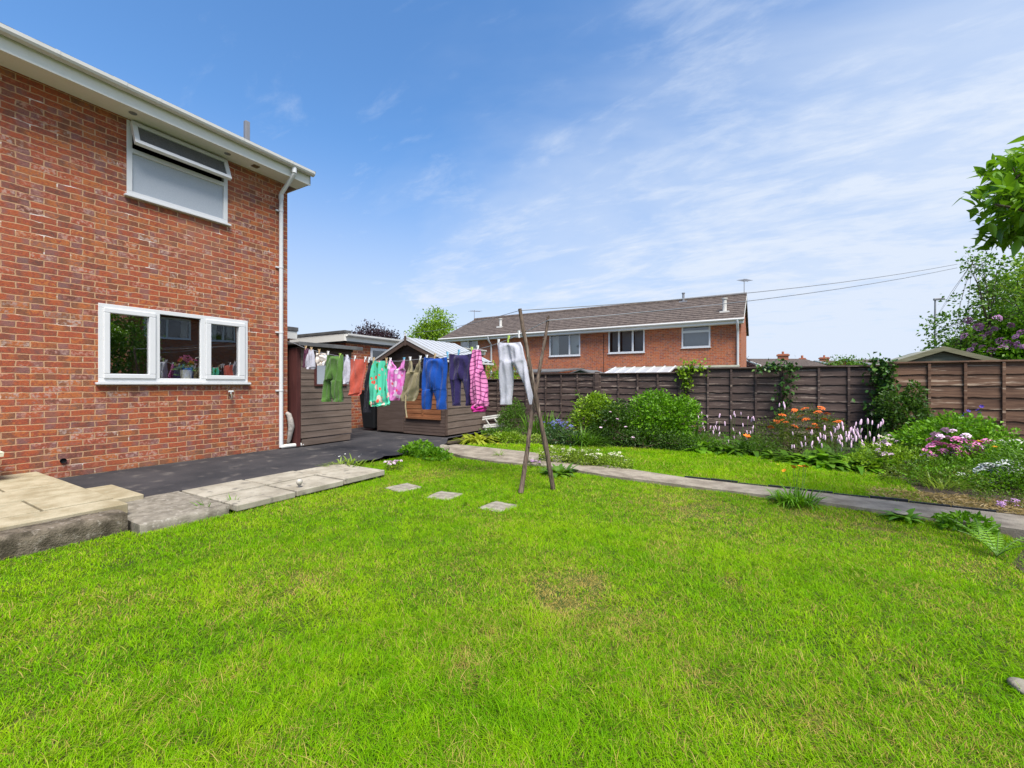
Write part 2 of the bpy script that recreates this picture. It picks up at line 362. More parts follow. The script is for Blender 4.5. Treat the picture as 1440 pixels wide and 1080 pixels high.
def window(parent, fn, u0, u1, v0, v1, lights, mull=(), trans=(), sash=(), pane='glass', w=0.055, sill=True, name='window', back=None, behind=()):
    """lights: list of (u0,u1,v0,v1) glass rectangles; mull/trans: bars; sash: raised opening frames"""
    mb = MB(); ring(mb, fn, u0, u1, v0, v1, w, -0.06, 0.010)
    for a, b in mull: mb.box(a, b, v0+w, v1-w, -0.055, 0.012, fn)
    for a, b, c, d in trans: mb.box(a, b, c, d, -0.055, 0.012, fn)
    f = mb.build(name, 'upvc', parent, bevel=0.004)
    for a, b, c, d, sw in sash:
        q = MB(); ring(q, fn, a, b, c, d, sw, -0.03, 0.030); q.build('sash', 'upvc', f, bevel=0.006)
    for a, b, c, d in lights:
        q = MB(); q.add([fn(a, c, -0.015), fn(b, c, -0.015), fn(b, d, -0.015), fn(a, d, -0.015)], [(0, 1, 2, 3)])
        q.build('pane', pane, f)
    if sill:
        q = MB(); q.box(u0-0.03, u1+0.03, v0-0.032, v0-0.002, -0.02, 0.060, fn); q.build('sill', 'upvc', f, bevel=0.004)
    for (a, b, c, d, n, mt) in behind:            # curtains hung inside
        q = MB(); k = max(6, int((b-a)/0.025))
        for i in range(k):
            xa, xb = a+(b-a)*i/k, a+(b-a)*(i+1)/k; na, nb = n+0.02*(i % 2), n+0.02*((i+1) % 2)
            q.add([fn(xa, c, na), fn(xb, c, nb), fn(xb, d, nb), fn(xa, d, na)], [(0, 1, 2, 3)])
        q.build('curtain', mt, f)
    return f
def tiled_roof(mb, A, B, up, courses, lap=0.018, nx=60, seed=1):
    """stepped tile courses from eave line A-B up the slope vector up"""
    A, B, up = Vector(A), Vector(B), Vector(up); nrm = (B-A).cross(up).normalized()
    if nrm.z < 0: nrm = -nrm
    rr = random.Random(seed)
    for c in range(courses):
        p = up*(c/courses); q = up*((c+1.02)/courses)
        for i in range(nx):
            a = A.lerp(B, i/nx); b = A.lerp(B, (i+1)/nx); h = lap+rr.uniform(0, 0.006)
            lo = [a+p+nrm*h, b+p+nrm*h]; hi = [b+q+nrm*0.004, a+q+nrm*0.004]
            mb.add(lo+hi+[a+p-nrm*0.01, b+p-nrm*0.01], [(0, 1, 2, 3), (4, 5, 1, 0)])

# ---------------------------------------------------------------- the near brick house
XW, YE = -7.41, 4.59         # facade plane and end of the house
hs = thing('brick_house', 'near two storey red brick house with white gutter, open vent window and kitchen window', 'house', (XW, YE, 0))
fx = facade('x+', XW)
kw = (2.042, 3.897, 1.175, 2.20); uw = (2.328, 3.589, 3.715, 4.725)
mb = MB(); wall_holes(mb, fx, -6.0, YE, -0.15, 4.80, [kw, uw])
xb = -14.6
mb.add([(XW, YE, -0.15), (xb, YE, -0.15), (xb, YE, 4.8), ((XW+xb)/2, YE, 6.42), (XW, YE, 4.8)], [(0, 1, 2, 3, 4)])
mb.add([(XW, -6, -0.15), (xb, -6, -0.15), (xb, -6, 4.8), ((XW+xb)/2, -6, 6.42), (XW, -6, 4.8)], [(0, 1, 2, 3, 4)])
mb.add([(xb, YE, -0.15), (xb, -6, -0.15), (xb, -6, 4.8), (xb, YE, 4.8)], [(0, 1, 2, 3)])
mb.build('wall', 'brick', hs)
# rooms behind the two windows
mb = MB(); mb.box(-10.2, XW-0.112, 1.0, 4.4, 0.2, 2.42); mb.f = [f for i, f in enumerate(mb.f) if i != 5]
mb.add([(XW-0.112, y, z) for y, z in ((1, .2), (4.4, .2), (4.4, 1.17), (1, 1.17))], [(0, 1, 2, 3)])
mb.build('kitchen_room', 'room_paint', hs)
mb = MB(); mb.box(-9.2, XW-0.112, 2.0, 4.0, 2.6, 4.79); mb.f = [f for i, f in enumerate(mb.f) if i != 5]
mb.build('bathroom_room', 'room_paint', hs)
# kitchen window
yl = lambda px: onx(px, 500, XW)[1]
g1, g2, g3 = (yl(154), yl(209)), (yl(224.5), yl(282)), (yl(296), yl(335))
m1, m2 = (g1[1]+0.075, g2[0]), (g2[1], g3[0]-0.075)
kwin = window(hs, fx, kw[0], kw[1], kw[2], kw[3],
    [(g1[0], g1[1], 1.285, 2.085), (g2[0], g2[1], 1.235, 2.13), (g3[0], g3[1], 1.285, 2.085)],
    mull=[m1, m2], sash=[(kw[0]+0.045, m1[0]+0.012, 1.225, 2.145, 0.0), (m2[1]-0.012, kw[1]-0.045, 1.225, 2.145, 0.0)][:0])
for a, b in ((g1, (kw[0]+0.05, m1[0])), (g3, (m2[1], kw[1]-0.05))):
    q = MB()
    q.box(b[0], b[1], 1.225, 1.285, -0.03, 0.03, fx); q.box(b[0], b[1], 2.085, 2.148, -0.03, 0.03, fx)
    q.box(b[0], a[0], 1.285, 2.085, -0.03, 0.03, fx); q.box(a[1], b[1], 1.285, 2.085, -0.03, 0.03, fx)
    q.build('sash', 'upvc', kwin, bevel=0.007)
# bathroom window: fixed frosted light below, top vent standing open
tz = 4.33
f = window(hs, fx, uw[0], uw[1], uw[2], uw[3], [(uw[0]+0.06, uw[1]-0.06, uw[2]+0.055, tz-0.03)], trans=[(uw[0]+.05, uw[1]-.05, tz-0.03, tz+0.03)], pane='frosted_glass', w=0.06)
ang = R(23); zt = uw[3]-0.03
def vent(u, v, n):           # hinged at the head, swung outwards
    d = zt-v; return (XW+0.012+d*math.sin(ang)+n*math.cos(ang), u, zt-d*math.cos(ang)+n*math.sin(ang))
q = MB(); ring(q, vent, uw[0]+0.03, uw[1]-0.03, tz+0.0, zt, 0.06, 0.0, 0.055); q.build('open_vent', 'upvc', f, bevel=0.006)
q = MB(); q.box(uw[0]+0.085, uw[1]-0.085, tz+0.055, zt-0.055, 0.02, 0.032, vent); q.build('pane', 'frosted_dark', f)
# eaves
xs = -7.03                   # fascia face
q = MB(); q.box(XW+0.002, xs-0.022, -6.0, YE+0.19, 4.742, 4.752); q.build('soffit', 'soffit_white', hs)
q = MB(); q.box(xs-0.02, xs, -6.0, YE+0.20, 4.725, 4.93); q.build('fascia', 'soffit_white', hs, bevel=0.004)
q = MB(); q.prism([(XW-0.6, YE+0.20, 4.742), (xs, YE+0.20, 4.742), (xs, YE+0.20, 4.93), (XW-0.6, YE+0.20, 5.24)], (0, -0.02, 0)); q.prism([(XW-0.6, YE+0.18, 4.742), (XW-0.62, YE+0.18, 4.742), (XW-0.62, YE+0.18, 5.2), (XW-0.6, YE+0.18, 5.2)], (0, -0.17, 0)); q.build('box_end', 'soffit_white', hs, bevel=0.003)
q = MB(); prof = [(0.0, 0.075), (0.0, 0.03), (0.012, 0.008), (0.055, -0.006), (0.098, 0.008), (0.112, 0.035), (0.114, 0.075), (0.106, 0.078), (0.103, 0.035), (0.055, 0.005), (0.01, 0.03), (0.008, 0.075)]
q.prism([(xs+0.004+a, -6.0, 4.875+b) for a, b in prof], (0, YE+0.215+6.0, 0)); gut = q.build('gutter', 'gutter_white', hs)
for y in (-1.0, 0.0, 1.55, 2.05, 2.5, 3.55, 4.35):
    q = MB(); q.prism([(xs+0.002+a*1.05, y, 4.872+b*1.06) for a, b in prof], (0, 0.035 if y not in (2.05,) else 0.13, 0)); q.build('gutter_bracket', 'gutter_white', gut)
q = MB(); q.box(xs+0.02, xs+0.10, YE+0.20, YE+0.235, 4.94, 4.965); q.build('stop_end', 'black_plastic', gut)
# downpipe with swan neck
yp = 4.44
q = MB(); q.tube([(xs+0.058, yp, 4.90), (xs+0.058, yp, 4.80), (xs+0.05, yp, 4.765), (XW+0.07, yp, 4.53), (XW+0.055, yp, 4.47), (XW+0.055, yp, 0.03)], 0.034, 14)
dp = q.build('downpipe', 'upvc', hs, True)
q = MB(); q.tube([(xs+0.058, yp, 4.885), (xs+0.058, yp, 4.79)], 0.042, 14); q.build('pipe_socket', 'upvc', dp, True); q = MB(); q.tube([(XW+0.055, yp, 4.50), (XW+0.055, yp, 4.42)], 0.04, 14); q.build('pipe_socket', 'upvc', dp, True)
for z in (1.02, 2.05, 3.2, 4.2):
    q = MB(); q.tube([(XW+0.055, yp, z), (XW+0.055, yp, z+0.03)], 0.039, 14); q.box(XW+0.002, XW+0.03, yp-0.075, yp+0.03, z+0.002, z+0.028); q.build('pipe_clip', 'upvc', dp)
q = MB(); q.tube([(XW+0.06, yp, 0.035), (XW+0.10, yp+0.08, 0.045), (XW+0.14, yp+0.36, 0.042)], 0.036, 12); q.build('drain_shoe', 'gutter_white', hs, True)
q = MB(); q.tube([(XW+0.01, YE-0.015, 0.62), (XW+0.06, YE-0.01, 0.60), (XW+0.09, YE, 0.5), (XW+0.09, YE+0.02, 0.38), (XW+0.075, YE+0.01, 0.28), (XW+0.06, YE, 0.16), (XW+0.03, YE, 0.10)], [0.035, 0.042, 0.048, 0.055, 0.045, 0.034, 0.03], 10); q.build('lagged_pipe', 'lagging', hs, True)
for px, py in ((187, 151), (320, 211)):
    p = onx(px, py, -7.2); y = p[1]; q = MB(); q.lathe([(0.0, -0.004), (0.04, -0.004), (0.045, 0.0), (0.045, 0.02)], (-7.2, y, 4.739), 14); q.build('soffit_vent', 'grey_metal', hs)
q = MB(); q.box(-7.26, -7.16, 3.87, 3.97, 4.734, 4.741); q.build('soffit_vent', 'brass', hs)
# outside tap
q = MB(); y = yl(322); q.tube([(XW, y, 0.985), (XW+0.07, y, 0.985), (XW+0.085, y, 0.975), (XW+0.09, y, 0.92)], [0.012, 0.013, 0.016, 0.012], 10); tp = q.build('outside_tap', 'brass', hs, True)
q = MB(); q.tube([(XW+0.06, y, 0.985), (XW+0.06, y, 1.03)], 0.01, 8); q.tube([(XW+0.06, y-0.035, 1.03), (XW+0.06, y+0.035, 1.03)], 0.014, 8); q.build('tap_handle', 'upvc', tp, True)
q = MB(); q.lathe([(0, 0), (0.03, 0), (0.03, 0.02)], (0, 0, 0), 10); q.v = [(XW+0.004+z, 1.72+a, 0.21+b) for a, b, z in q.v]; q.build('vent_hole', 'dark_void', hs)
# roof and flue
q = MB(); xr = (XW+xb)/2
tiled_roof(q, (-6.965, -6, 4.955), (-6.965, YE+0.2, 4.955), (xr+6.965, 0, 1.72), 12, nx=70)
tiled_roof(q, (xb-0.4, -6, 4.70), (xb-0.4, YE+0.2, 4.70), (xr-xb+0.4, 0, 1.96), 12, nx=30)
rf = q.build('roof', 'roof_tile', hs)
p = onx(347, 183, -8.35); q = MB(); q.box(-8.39, -8.31, p[1]-0.04, p[1]+0.04, 5.25, p[2]+0.16); q.build('flue_post', 'grey_metal', rf, bevel=0.006)

# flowers and jar standing on the kitchen sill
q = MB(); x0 = XW-0.19
q.box(x0-0.25, XW-0.07, kw[0]-0.2, kw[1]+0.2, 1.20, 1.225); q.build('inner_sill', 'upvc', hs)
pot = onx(262, 525, x0); pb = thing('flower_basket', 'white pot of orange and pink flowers on the kitchen windowsill', 'flower pot', (x0, pot[1], 1.225))
q = MB(); q.lathe([(0, 0), (0.065, 0), (0.085, 0.13), (0.088, 0.14), (0.078, 0.14), (0.07, 0.11), (0, 0.11)], (x0, pot[1], 1.225), 18); q.build('pot', 'planter_cream', pb, True)
q = MB(); q.tube([(x0, pot[1]+0.08, 1.345), (x0, pot[1]+0.10, 1.475), (x0, pot[1]+0.13, 1.555), (x0, pot[1]+0.19, 1.575), (x0, pot[1]+0.24, 1.545), (x0, pot[1]+0.25, 1.515)], 0.008, 8); q.build('handle', 'bench_wood', pb, True)
BASKET = (pb, x0, pot[1])
p = onx(165, 522, x0); q = MB(); q.lathe([(0, 0), (0.09, 0), (0.10, 0.03), (0.09, 0.035), (0.03, 0.05), (0.02, 0.075), (0, 0.08)], (0, 0, 0), 18)
q.v = [(x0+a, p[1]+b, 1.225+c) for a, b, c in q.v]
tag(rebase(q.build('butter_dish', 'upvc', None, True)), 'small white lidded dish on the kitchen windowsill behind glass', 'dish')

# ---------------------------------------------------------------- planter on the patio
P = (-7.12, 0.98); pl = thing('planter', 'cream latticed stone planter standing on the raised patio by the house wall', 'planter', (P[0], P[1], 0.118))
q = MB(); rr = ((0.10, 0.0), (0.10, 0.02), (0.15, 0.26), (0.185, 0.262), (0.19, 0.31), (0.16, 0.312), (0.15, 0.27))
for i in range(len(rr)-1):
    for k in range(4):
        c = [(-1, -1), (1, -1), (1, 1), (-1, 1)]; a, b = c[k], c[(k+1) % 4]
        (r0, z0), (r1, z1) = rr[i], rr[i+1]
        q.add([(P[0]+a[0]*r0, P[1]+a[1]*r0, .118+z0), (P[0]+b[0]*r0, P[1]+b[1]*r0, .118+z0), (P[0]+b[0]*r1, P[1]+b[1]*r1, .118+z1), (P[0]+a[0]*r1, P[1]+a[1]*r1, .118+z1)], [(0, 1, 2, 3)])
q.build('bowl', 'planter_cream', pl, bevel=0.004)
q = MB()
for k in range(5):           # raised lattice on the two faces in view
    for sgn in (1, -1):
        u0, u1 = -0.12+0.055*k, -0.12+0.055*k+sgn*0.10
        q.tube([(P[0]+0.106, P[1]+u0*0.75, .15), (P[0]+0.148, P[1]+max(-.14, min(.14, u1)), .36)], 0.007, 5)
        q.tube([(P[0]+u0*0.75, P[1]+0.106, .15), (P[0]+max(-.14, min(.14, u1)), P[1]+0.148, .36)], 0.007, 5)
q.build('lattice', 'planter_cream', pl)
q = MB(); q.box(P[0]-0.14, P[0]+0.14, P[1]-0.14, P[1]+0.14, .118+0.24, .118+0.275); q.build('compost', 'soil', pl)

# ---------------------------------------------------------------- ground, paving
def sheet(name, poly, z, mat, kind='structure', skirt=0.0):
    q = MB(); n = len(poly); q.add([(x, y, z) for x, y in poly], [tuple(range(n))])
    if skirt: q.add([(x, y, z) for x, y in poly]+[(x, y, z-skirt) for x, y in poly], [(i, (i+1) % n, (i+1) % n+n, i+n) for i in range(n)])
    return tag(q.build(name, mat), kind=kind)
def terrain():
    xs_ = np.concatenate([np.linspace(-400, -40, 12), np.linspace(-30, 40, 36), np.linspace(50, 400, 12)])
    ys_ = np.concatenate([np.linspace(-60, 8, 12), np.linspace(10, 30, 41), np.linspace(40, 600, 16)])
    X, Y = np.meshgrid(xs_, ys_); d = np.clip((Y-13.5)/5.0, 0, 1); Z = -0.125-0.95*(d*d*(3-2*d))
    V = np.stack([X.ravel(), Y.ravel(), Z.ravel()], 1); nx = len(xs_)
    i = np.arange(len(ys_)-1)[:, None]*nx+np.arange(nx-1)[None]; i = i.ravel()
    tag(npmesh('ground', V, np.stack([i, i+1, i+nx+1, i+nx], 1), 'far_field', None, True), kind='structure')
terrain()
# tarmac with a slightly ragged free edge
edge = [(-5.43, 1.3), (-5.40, 2.2), (-5.22, 3.9)]
for i in range(16):
    t = i/15; edge.append((-5.17+0.09*math.sin(i*1.9)*0.6+0.05*random.random(), 4.0+2.1*t))
edge += [(-5.30, 6.5), (-5.75, 7.1), (-5.85, 9.6), (-14, 9.6), (-14, 1.3)]
sheet('tarmac_path', edge, 0.0, 'tarmac')
# raised patio of buff slabs, with joints
q = MB(); LV = 0.118
xs0 = -7.40
rows = [(-7.40, -6.87), (-6.85, -6.27), (-6.25, -5.67), (-5.65, -5.07), (-5.05, -4.74)]
for k, (a, b) in enumerate(rows):
    y1 = 1.50; off = 0.45*(k % 2)
    for j in range(8):
        c1 = y1-0.9*j+(off if j else 0); c0 = y1-0.9*(j+1)+off+0.016
        if j == 7: c0 = -6
        hgt = LV+random.uniform(-0.002, 0.003); q.box(a, b, c0, c1, 0.03, hgt)
q.box(-7.40, -4.76, -6.0, 1.49, -0.1, LV-0.035)
q.box(-6.12, -5.30, 1.508, 1.80, -0.02, 0.055)
tag(q.build('patio', 'slab_buff', bevel=0.006), kind='structure')
def rough_block(name, x0, x1, y0, y1, z0, z1, mat, amp, label, cat, n=None, seed=0):
    bm = bmesh.new(); bmesh.ops.create_cube(bm, size=1.0)
    for ax, L_ in ((1, y1-y0), (0, x1-x0), (2, z1-z0)):
        bmesh.ops.subdivide_edges(bm, edges=[e for e in bm.edges if abs(e.verts[0].co[ax]-e.verts[1].co[ax]) > 0.5], cuts=max(2, int(L_/0.035)), use_grid_fill=True)
    from mathutils import noise as mn
    for v in bm.verts:
        c = v.co; ed = (abs(abs(c.x)-.5) < 1e-4)+(abs(c.z-.5) < 1e-4)+(abs(abs(c.y)-.5) < 1e-4)
        c.x = (x0+x1)/2+c.x*(x1-x0); c.y = (y0+y1)/2+c.y*(y1-y0); c.z = (z0+z1)/2+c.z*(z1-z0)
        s_ = Vector((seed*3.1, 0, 0)); d = mn.noise_vector(c*3.5+s_)*amp*.7+mn.noise_vector(c*11+s_)*amp*.55+mn.noise_vector(c*32+s_)*amp*.25
        if ed >= 2: k_ = .012+max(0, mn.noise(c*7+s_))*amp*2.2; d -= Vector((math.copysign(k_, c.x-(x0+x1)/2) if abs(abs(c.x-(x0+x1)/2)-(x1-x0)/2) < 1e-4 else 0, 0, k_*.7))
        v.co = c+Vector((d.x, d.y*.4, d.z*.5))
    me = bpy.data.meshes.new(name); bm.to_mesh(me); bm.free(); o = link(name, me, mat, None, True); me.set_sharp_from_angle(angle=R(55))
    rebase(o)
    if label: tag(o, label, cat)
    return o
rough_block('retaining_wall', -4.74, -4.48, -6.0, 1.42, -0.2, 0.098, 'concrete_dark', 0.016, 'low crumbling concrete retaining wall along the front of the raised patio', 'wall', 70, 3)
tag(rough_block('concrete_step', -5.40, -4.33, 1.45, 2.12, -0.2, 0.012, 'concrete', 0.012, None, None, 10, 4), kind='structure')
q = MB(); yy = 2.14
for k, L in enumerate((0.62, 0.62, 0.66)):
    q.box(-5.36+0.045*k, -4.86, yy, yy+L-0.01, -0.05, 0.010+random.uniform(-.004, .004)); q.box(-4.85, -4.29-0.02*k, yy+0.02, yy+L-0.012, -0.06, 0.006+random.uniform(-.004, .004)); yy += L
tag(q.build('pavement', 'slab_grey', bevel=0.008), kind='structure')
# garden path
path = [(-5.15, 6.62), (-5.25, 6.2), (-5.05, 5.95), (-4.3, 5.62), (-3.6, 5.45), (-2.6, 5.52), (-1.6, 5.34), (-0.6, 5.27), (0.6, 5.21), (1.6, 5.06), (3.2, 4.9), (3.2, 5.5), (1.6, 5.61), (0.3, 5.68), (-0.8, 5.71), (-1.8, 5.95), (-2.8, 6.4), (-3.6, 6.52)]
sheet('garden_path', path, -0.022, 'path_concrete', skirt=0.1)
q = MB()
for i in range(9):           # black edging strip
    a, b = (-0.85+i*0.30, 5.715-0.012*i), (-0.85+(i+1)*0.30-0.006, 5.715-0.012*(i+1)); q.box(a[0], b[0], a[1], a[1]+0.018, -0.06, -0.004+0.008*math.sin(i*2.3))
tag(rebase(q.build('lawn_edging', 'black_plastic', bevel=0.003)), 'thin black edging strip between the path and the upper grass', 'edging')
sheet('flower_bed', [(-5.8, 6.6), (-3.9, 7.7), (-2, 8.1), (0.1, 8.0), (1.0, 7.4), (1.5, 6.3), (1.7, 5.74), (3.3, 5.74), (3.3, 5.1), (1.9, 5.1), (1.45, 4.2), (1.3, 2.0), (1.1, 0), (9, 0), (9, 9.9), (-7.5, 9.9), (-5.8, 9.0)], -0.058, 'soil')
# stepping stones set in the lawn
for (px, py), lb in zip(((567, 682.5), (624, 694), (701, 709)), ('stepping stone closest to the pale slab paving', 'middle stepping stone between the other two in the lawn', 'stepping stone closest to the crossed wooden poles')):
    c = G(px, py, -0.03); o = rough_block('stepping_stone', c[0]-0.155, c[0]+0.155, c[1]-0.155, c[1]+0.155, -0.12, -0.046, 'stone_pale', 0.008, lb, 'stepping stone', 4, int(px))
    o['group'] = 'stepping stones in the lawn'; o.rotation_euler.z = R(random.uniform(-12, 12))
# ---------------------------------------------------------------- timber helpers
def lap_boards(q, fn, u0, u1, v0, v1, n, thick=0.016, tilt=0.012, cut=None, wav=0.0, seg=1, seed=0):
    """overlapping horizontal boards on a facade; cut(u0,u1,v) may trim a board to a shape"""
    rr = random.Random(seed); h = (v1-v0)/n
    for i in range(n):
        a, b = v0+i*h, v0+(i+1)*h+0.008
        p0, p1 = (u0, u1) if cut is None else cut(a)
        t0, t1 = (u0, u1) if cut is None else cut(b)
        if p1-p0 < 0.02: continue
        w = [rr.uniform(-wav, wav) for _ in range(seg+1)]
        for k in range(seg):
            s0, s1 = k/seg, (k+1)/seg
            A0, A1 = p0+(p1-p0)*s0, p0+(p1-p0)*s1; B0, B1 = t0+(t1-t0)*s0, t0+(t1-t0)*s1
            za, zb = a+w[k], a+w[k+1]; n0 = thick+tilt; n1 = thick
            q.add([fn(A0, za, n0), fn(A1, zb, n0), fn(B1, b, n1), fn(B0, b, n1), fn(A0, za, 0), fn(A1, zb, 0), fn(B1, b, 0), fn(B0, b, 0)],
                  [(0, 1, 2, 3), (4, 5, 1, 0), (3, 2, 6, 7)]+([(0, 3, 7, 4)] if k == 0 else [])+([(1, 5, 6, 2)] if k == seg-1 else []))

# ---------------------------------------------------------------- lean-to shed against the house end
sx = -7.25; sf = facade('x+', sx); sh = thing('lean_to_shed', 'brown boarded lean-to shed with a flat roof beside the white downpipe', 'shed', (-8.0, 5.2, 0.0))
q = MB(); q.box(-9.0, sx, 4.74, 5.84, 0.16, 1.83); lap_boards(q, sf, 4.74, 5.84, 0.16, 1.84, 14, 0.012, 0.010, seed=2); q.build('wall', 'shed_boards_lit', sh)
q = MB(); q.box(4.76, 5.82, 0.02, 0.14, -0.01, 0.012, sf); q.build('base_board', 'shed_boards_lit', sh, bevel=0.004)
q = MB(); q.box(-8.2, sx+0.012, 4.66, 4.735, 0.02, 1.80); q.build('door', 'maroon_wood', sh, bevel=0.004)
q = MB(); q.box(-9.1, sx+0.16, 4.60, 6.0, 1.865, 1.90); q.box(sx+0.155, sx+0.175, 4.60, 6.0, 1.835, 1.905); q.build('roof', 'roof_felt', sh, bevel=0.004)
q = MB(); q.box(sx+0.02, sx+0.04, 4.72, 5.86, 1.79, 1.855); q.build('eaves_board', 'shed_trim', sh)
w0, w1 = onx(441, 520, sx)[1], onx(486, 520, sx)[1]; z1, z0 = 1.74, onx(460, 543, sx)[2]
q = MB(); ring(q, sf, w0, w1, z0, z1, 0.04, 0.0, 0.045); fr = q.build('window', 'maroon_wood', sh, bevel=0.004)
q = MB(); q.box(w0+0.04, w1-0.04, z0+0.04, z1-0.04, 0.025, 0.03, sf); q.build('pane', 'frosted_glass', fr)

# ---------------------------------------------------------------- gabled shed
y0, y1, xl, xr_ = 7.20, 8.70, -7.95, -5.89; xm = (xl+xr_)/2; ze, zr = 1.66, 2.12
gs = thing('garden_shed', 'brown gabled shed with pale corrugated roof behind the washing', 'shed', (xm, 7.9, 0.0))
ff = facade('y-', y0)
def gcut(z):
    if z <= ze: return xl, xr_
    k = (z-ze)/(zr-ze); return xl+(xm-xl)*k, xr_+(xm-xr_)*k
q = MB(); q.prism([(xl, y0, 0.03), (xr_, y0, 0.03), (xr_, y0, ze), (xm, y0, zr), (xl, y0, ze)], (0, y1-y0, 0))
q.build('wall', 'shed_boards_lit', gs)
dx0, dx1 = ony(533, 560, y0)[0], ony(568, 560, y0)[0]
q = MB(); lap_boards(q, ff, dx1+0.01, xr_, 0.03, 0.62, 9, 0.012, 0.006, seed=4); lap_boards(q, ff, dx1+0.01, ony(573, 560, y0)[0]-.02, 0.62, 1.55, 8, 0.012, 0.006)
lap_boards(q, ff, ony(622, 560, y0)[0], xr_, 0.62, 1.55, 8, 0.012, 0.006); lap_boards(q, ff, xl, dx0-0.01, 0.03, 1.55, 14, 0.012, 0.006)
lap_boards(q, ff, xl, xr_, 1.55, zr-0.02, 6, 0.012, 0.006, cut=gcut); q.build('front_boards', 'shed_boards_shaded', gs)
fs = facade('x+', xr_); q = MB(); lap_boards(q, fs, y0, y1, 0.04, ze-0.02, 11, 0.012, 0.012, wav=0.004, seg=8, seed=6); q.build('side_boards', 'shed_boards_lit', gs)
q = MB(); q.box(xr_+0.002, xr_+0.028, y0-0.024, y0+0.03, 0.04, ze); q.build('corner_trim', 'shed_trim', gs); q = MB(); q.box(xl-0.02, xl+0.03, y0-0.022, y0, 0.04, ze); q.build('corner_trim', 'shed_trim', gs)
q = MB(); q.box(dx0, dx1, 0.05, 1.6, 0.004, 0.028, ff); d = q.build('door', 'shed_boards_shaded', gs, bevel=0.004)
q = MB(); q.tube([ff(dx0+0.08, 0.8, 0.028), ff(dx0+0.08, 0.8, 0.06), ff(dx0+0.08, 0.92, 0.06), ff(dx0+0.08, 0.92, 0.028)], 0.007, 6); q.build('handle', 'grey_metal', d, True)
wa, wb = ony(573, 560, y0)[0], ony(621, 560, y0)[0]; zb_, zm_, zt_ = ony(600, 588, y0)[2], ony(600, 548, y0)[2], 1.62
q = MB(); ring(q, ff, wa, wb, zb_, zt_, 0.035, 0.0, 0.03); wf = q.build('window', 'shed_trim', gs, bevel=0.003)
q = MB(); q.box(wa+0.035, wb-0.035, zm_, zt_-0.035, -0.0, 0.008, ff); q.build('pane', 'black_plastic', wf)  # black sheet standing in for the unlit shed interior at the opening
q = MB(); lap_boards(q, ff, wa, wb, zb_, zm_, 6, 0.03, 0.008, seed=9); q.box((wa+wb)/2-0.02, (wa+wb)/2+0.02, zb_, zm_, 0.045, 0.06, ff); q.box(wa-.01, wb+.01, zb_-0.02, zb_+0.03, 0.04, 0.062, ff); q.box(wa-.01, wb+.01, zm_-0.02, zm_+0.02, 0.04, 0.062, ff)
q.build('shutter_panel', 'orange_wood', wf)
# corrugated roof, ribs running down the slope
for sgn in (1, -1):
    xe = xm+sgn*(xr_-xm+0.13); zz = zr+0.03; zl = zr+0.03-(zr-ze)/(xr_-xm)*(xr_-xm+0.13)
    n = 180
    def fn(u, v, sgn=sgn, xe=xe, zl=zl):
        y = y0-0.16+u*(y1-y0+0.32); ph = u*9
        c = abs((ph % 1)-0.5)*2; rib = 0.055 if c < .70 else 0.0
        return (xm+(xe-xm)*v, y, zz+(zl-zz)*v+rib)
    q = MB(); q.grid(fn, n*2, 3); q.build('roof_sheet', 'roof_sheet', gs, solid=0.006)
q = MB()
for sgn in (1, -1):
    xe = xm+sgn*(xr_-xm+0.13); zl = zr-(zr-ze)/(xr_-xm)*(xr_-xm+0.13)
    q.prism([(xm, y0-0.15, zr+0.015), (xe, y0-0.15, zl+0.015), (xe, y0-0.15, zl-0.075), (xm, y0-0.15, zr-0.075)], (0, 0.022, 0))
q.build('barge_board', 'shed_trim', gs, bevel=0.003)
q = MB(); q.box(xm-0.025, xm+0.025, y0-0.175, y0-0.152, zr-0.11, zr+0.11); q.build('finial', 'shed_trim', gs, bevel=0.003)
q = MB(); q.tube([(xm, y0-0.165, zr+0.105), (xm, y0-0.165, zr+0.2)], [0.02, 0.006], 8); q.build('finial_cap', 'bench_wood', gs)
q = MB(); q.box(xr_+0.11, xr_+0.17, y0-0.12, y1+0.15, ze-0.05, ze-0.005); q.build('gutter', 'gutter_white', gs, bevel=0.006)

# wheelie bin between the sheds
bx, by = -8.36, 7.45; bn = thing('wheelie_bin', 'black plastic bin standing between the two brown sheds', 'bin', (bx, by, 0))
q = MB(); P8 = []
for z, w_ in ((0.06, 0.20), (0.95, 0.27)):
    P8 += [(bx-w_, by-w_, z), (bx+w_, by-w_, z), (bx+w_, by+w_, z), (bx-w_, by+w_, z)]
q.add(P8, [(0, 1, 2, 3), (4, 5, 6, 7), (0, 1, 5, 4), (1, 2, 6, 5), (2, 3, 7, 6), (3, 0, 4, 7)]); q.build('body', 'black_plastic', bn, bevel=0.03)
q = MB(); q.box(bx-0.29, bx+0.29, by-0.29, by+0.31, 0.955, 1.0); q.build('lid', 'black_plastic', bn, bevel=0.015)
for s in (-1, 1):
    q = MB(); q.tube([(bx+s*0.17, by+0.2, 0.1), (bx+s*0.24, by+0.2, 0.1)], 0.1, 16); q.build('wheel', 'black_plastic', bn, True)

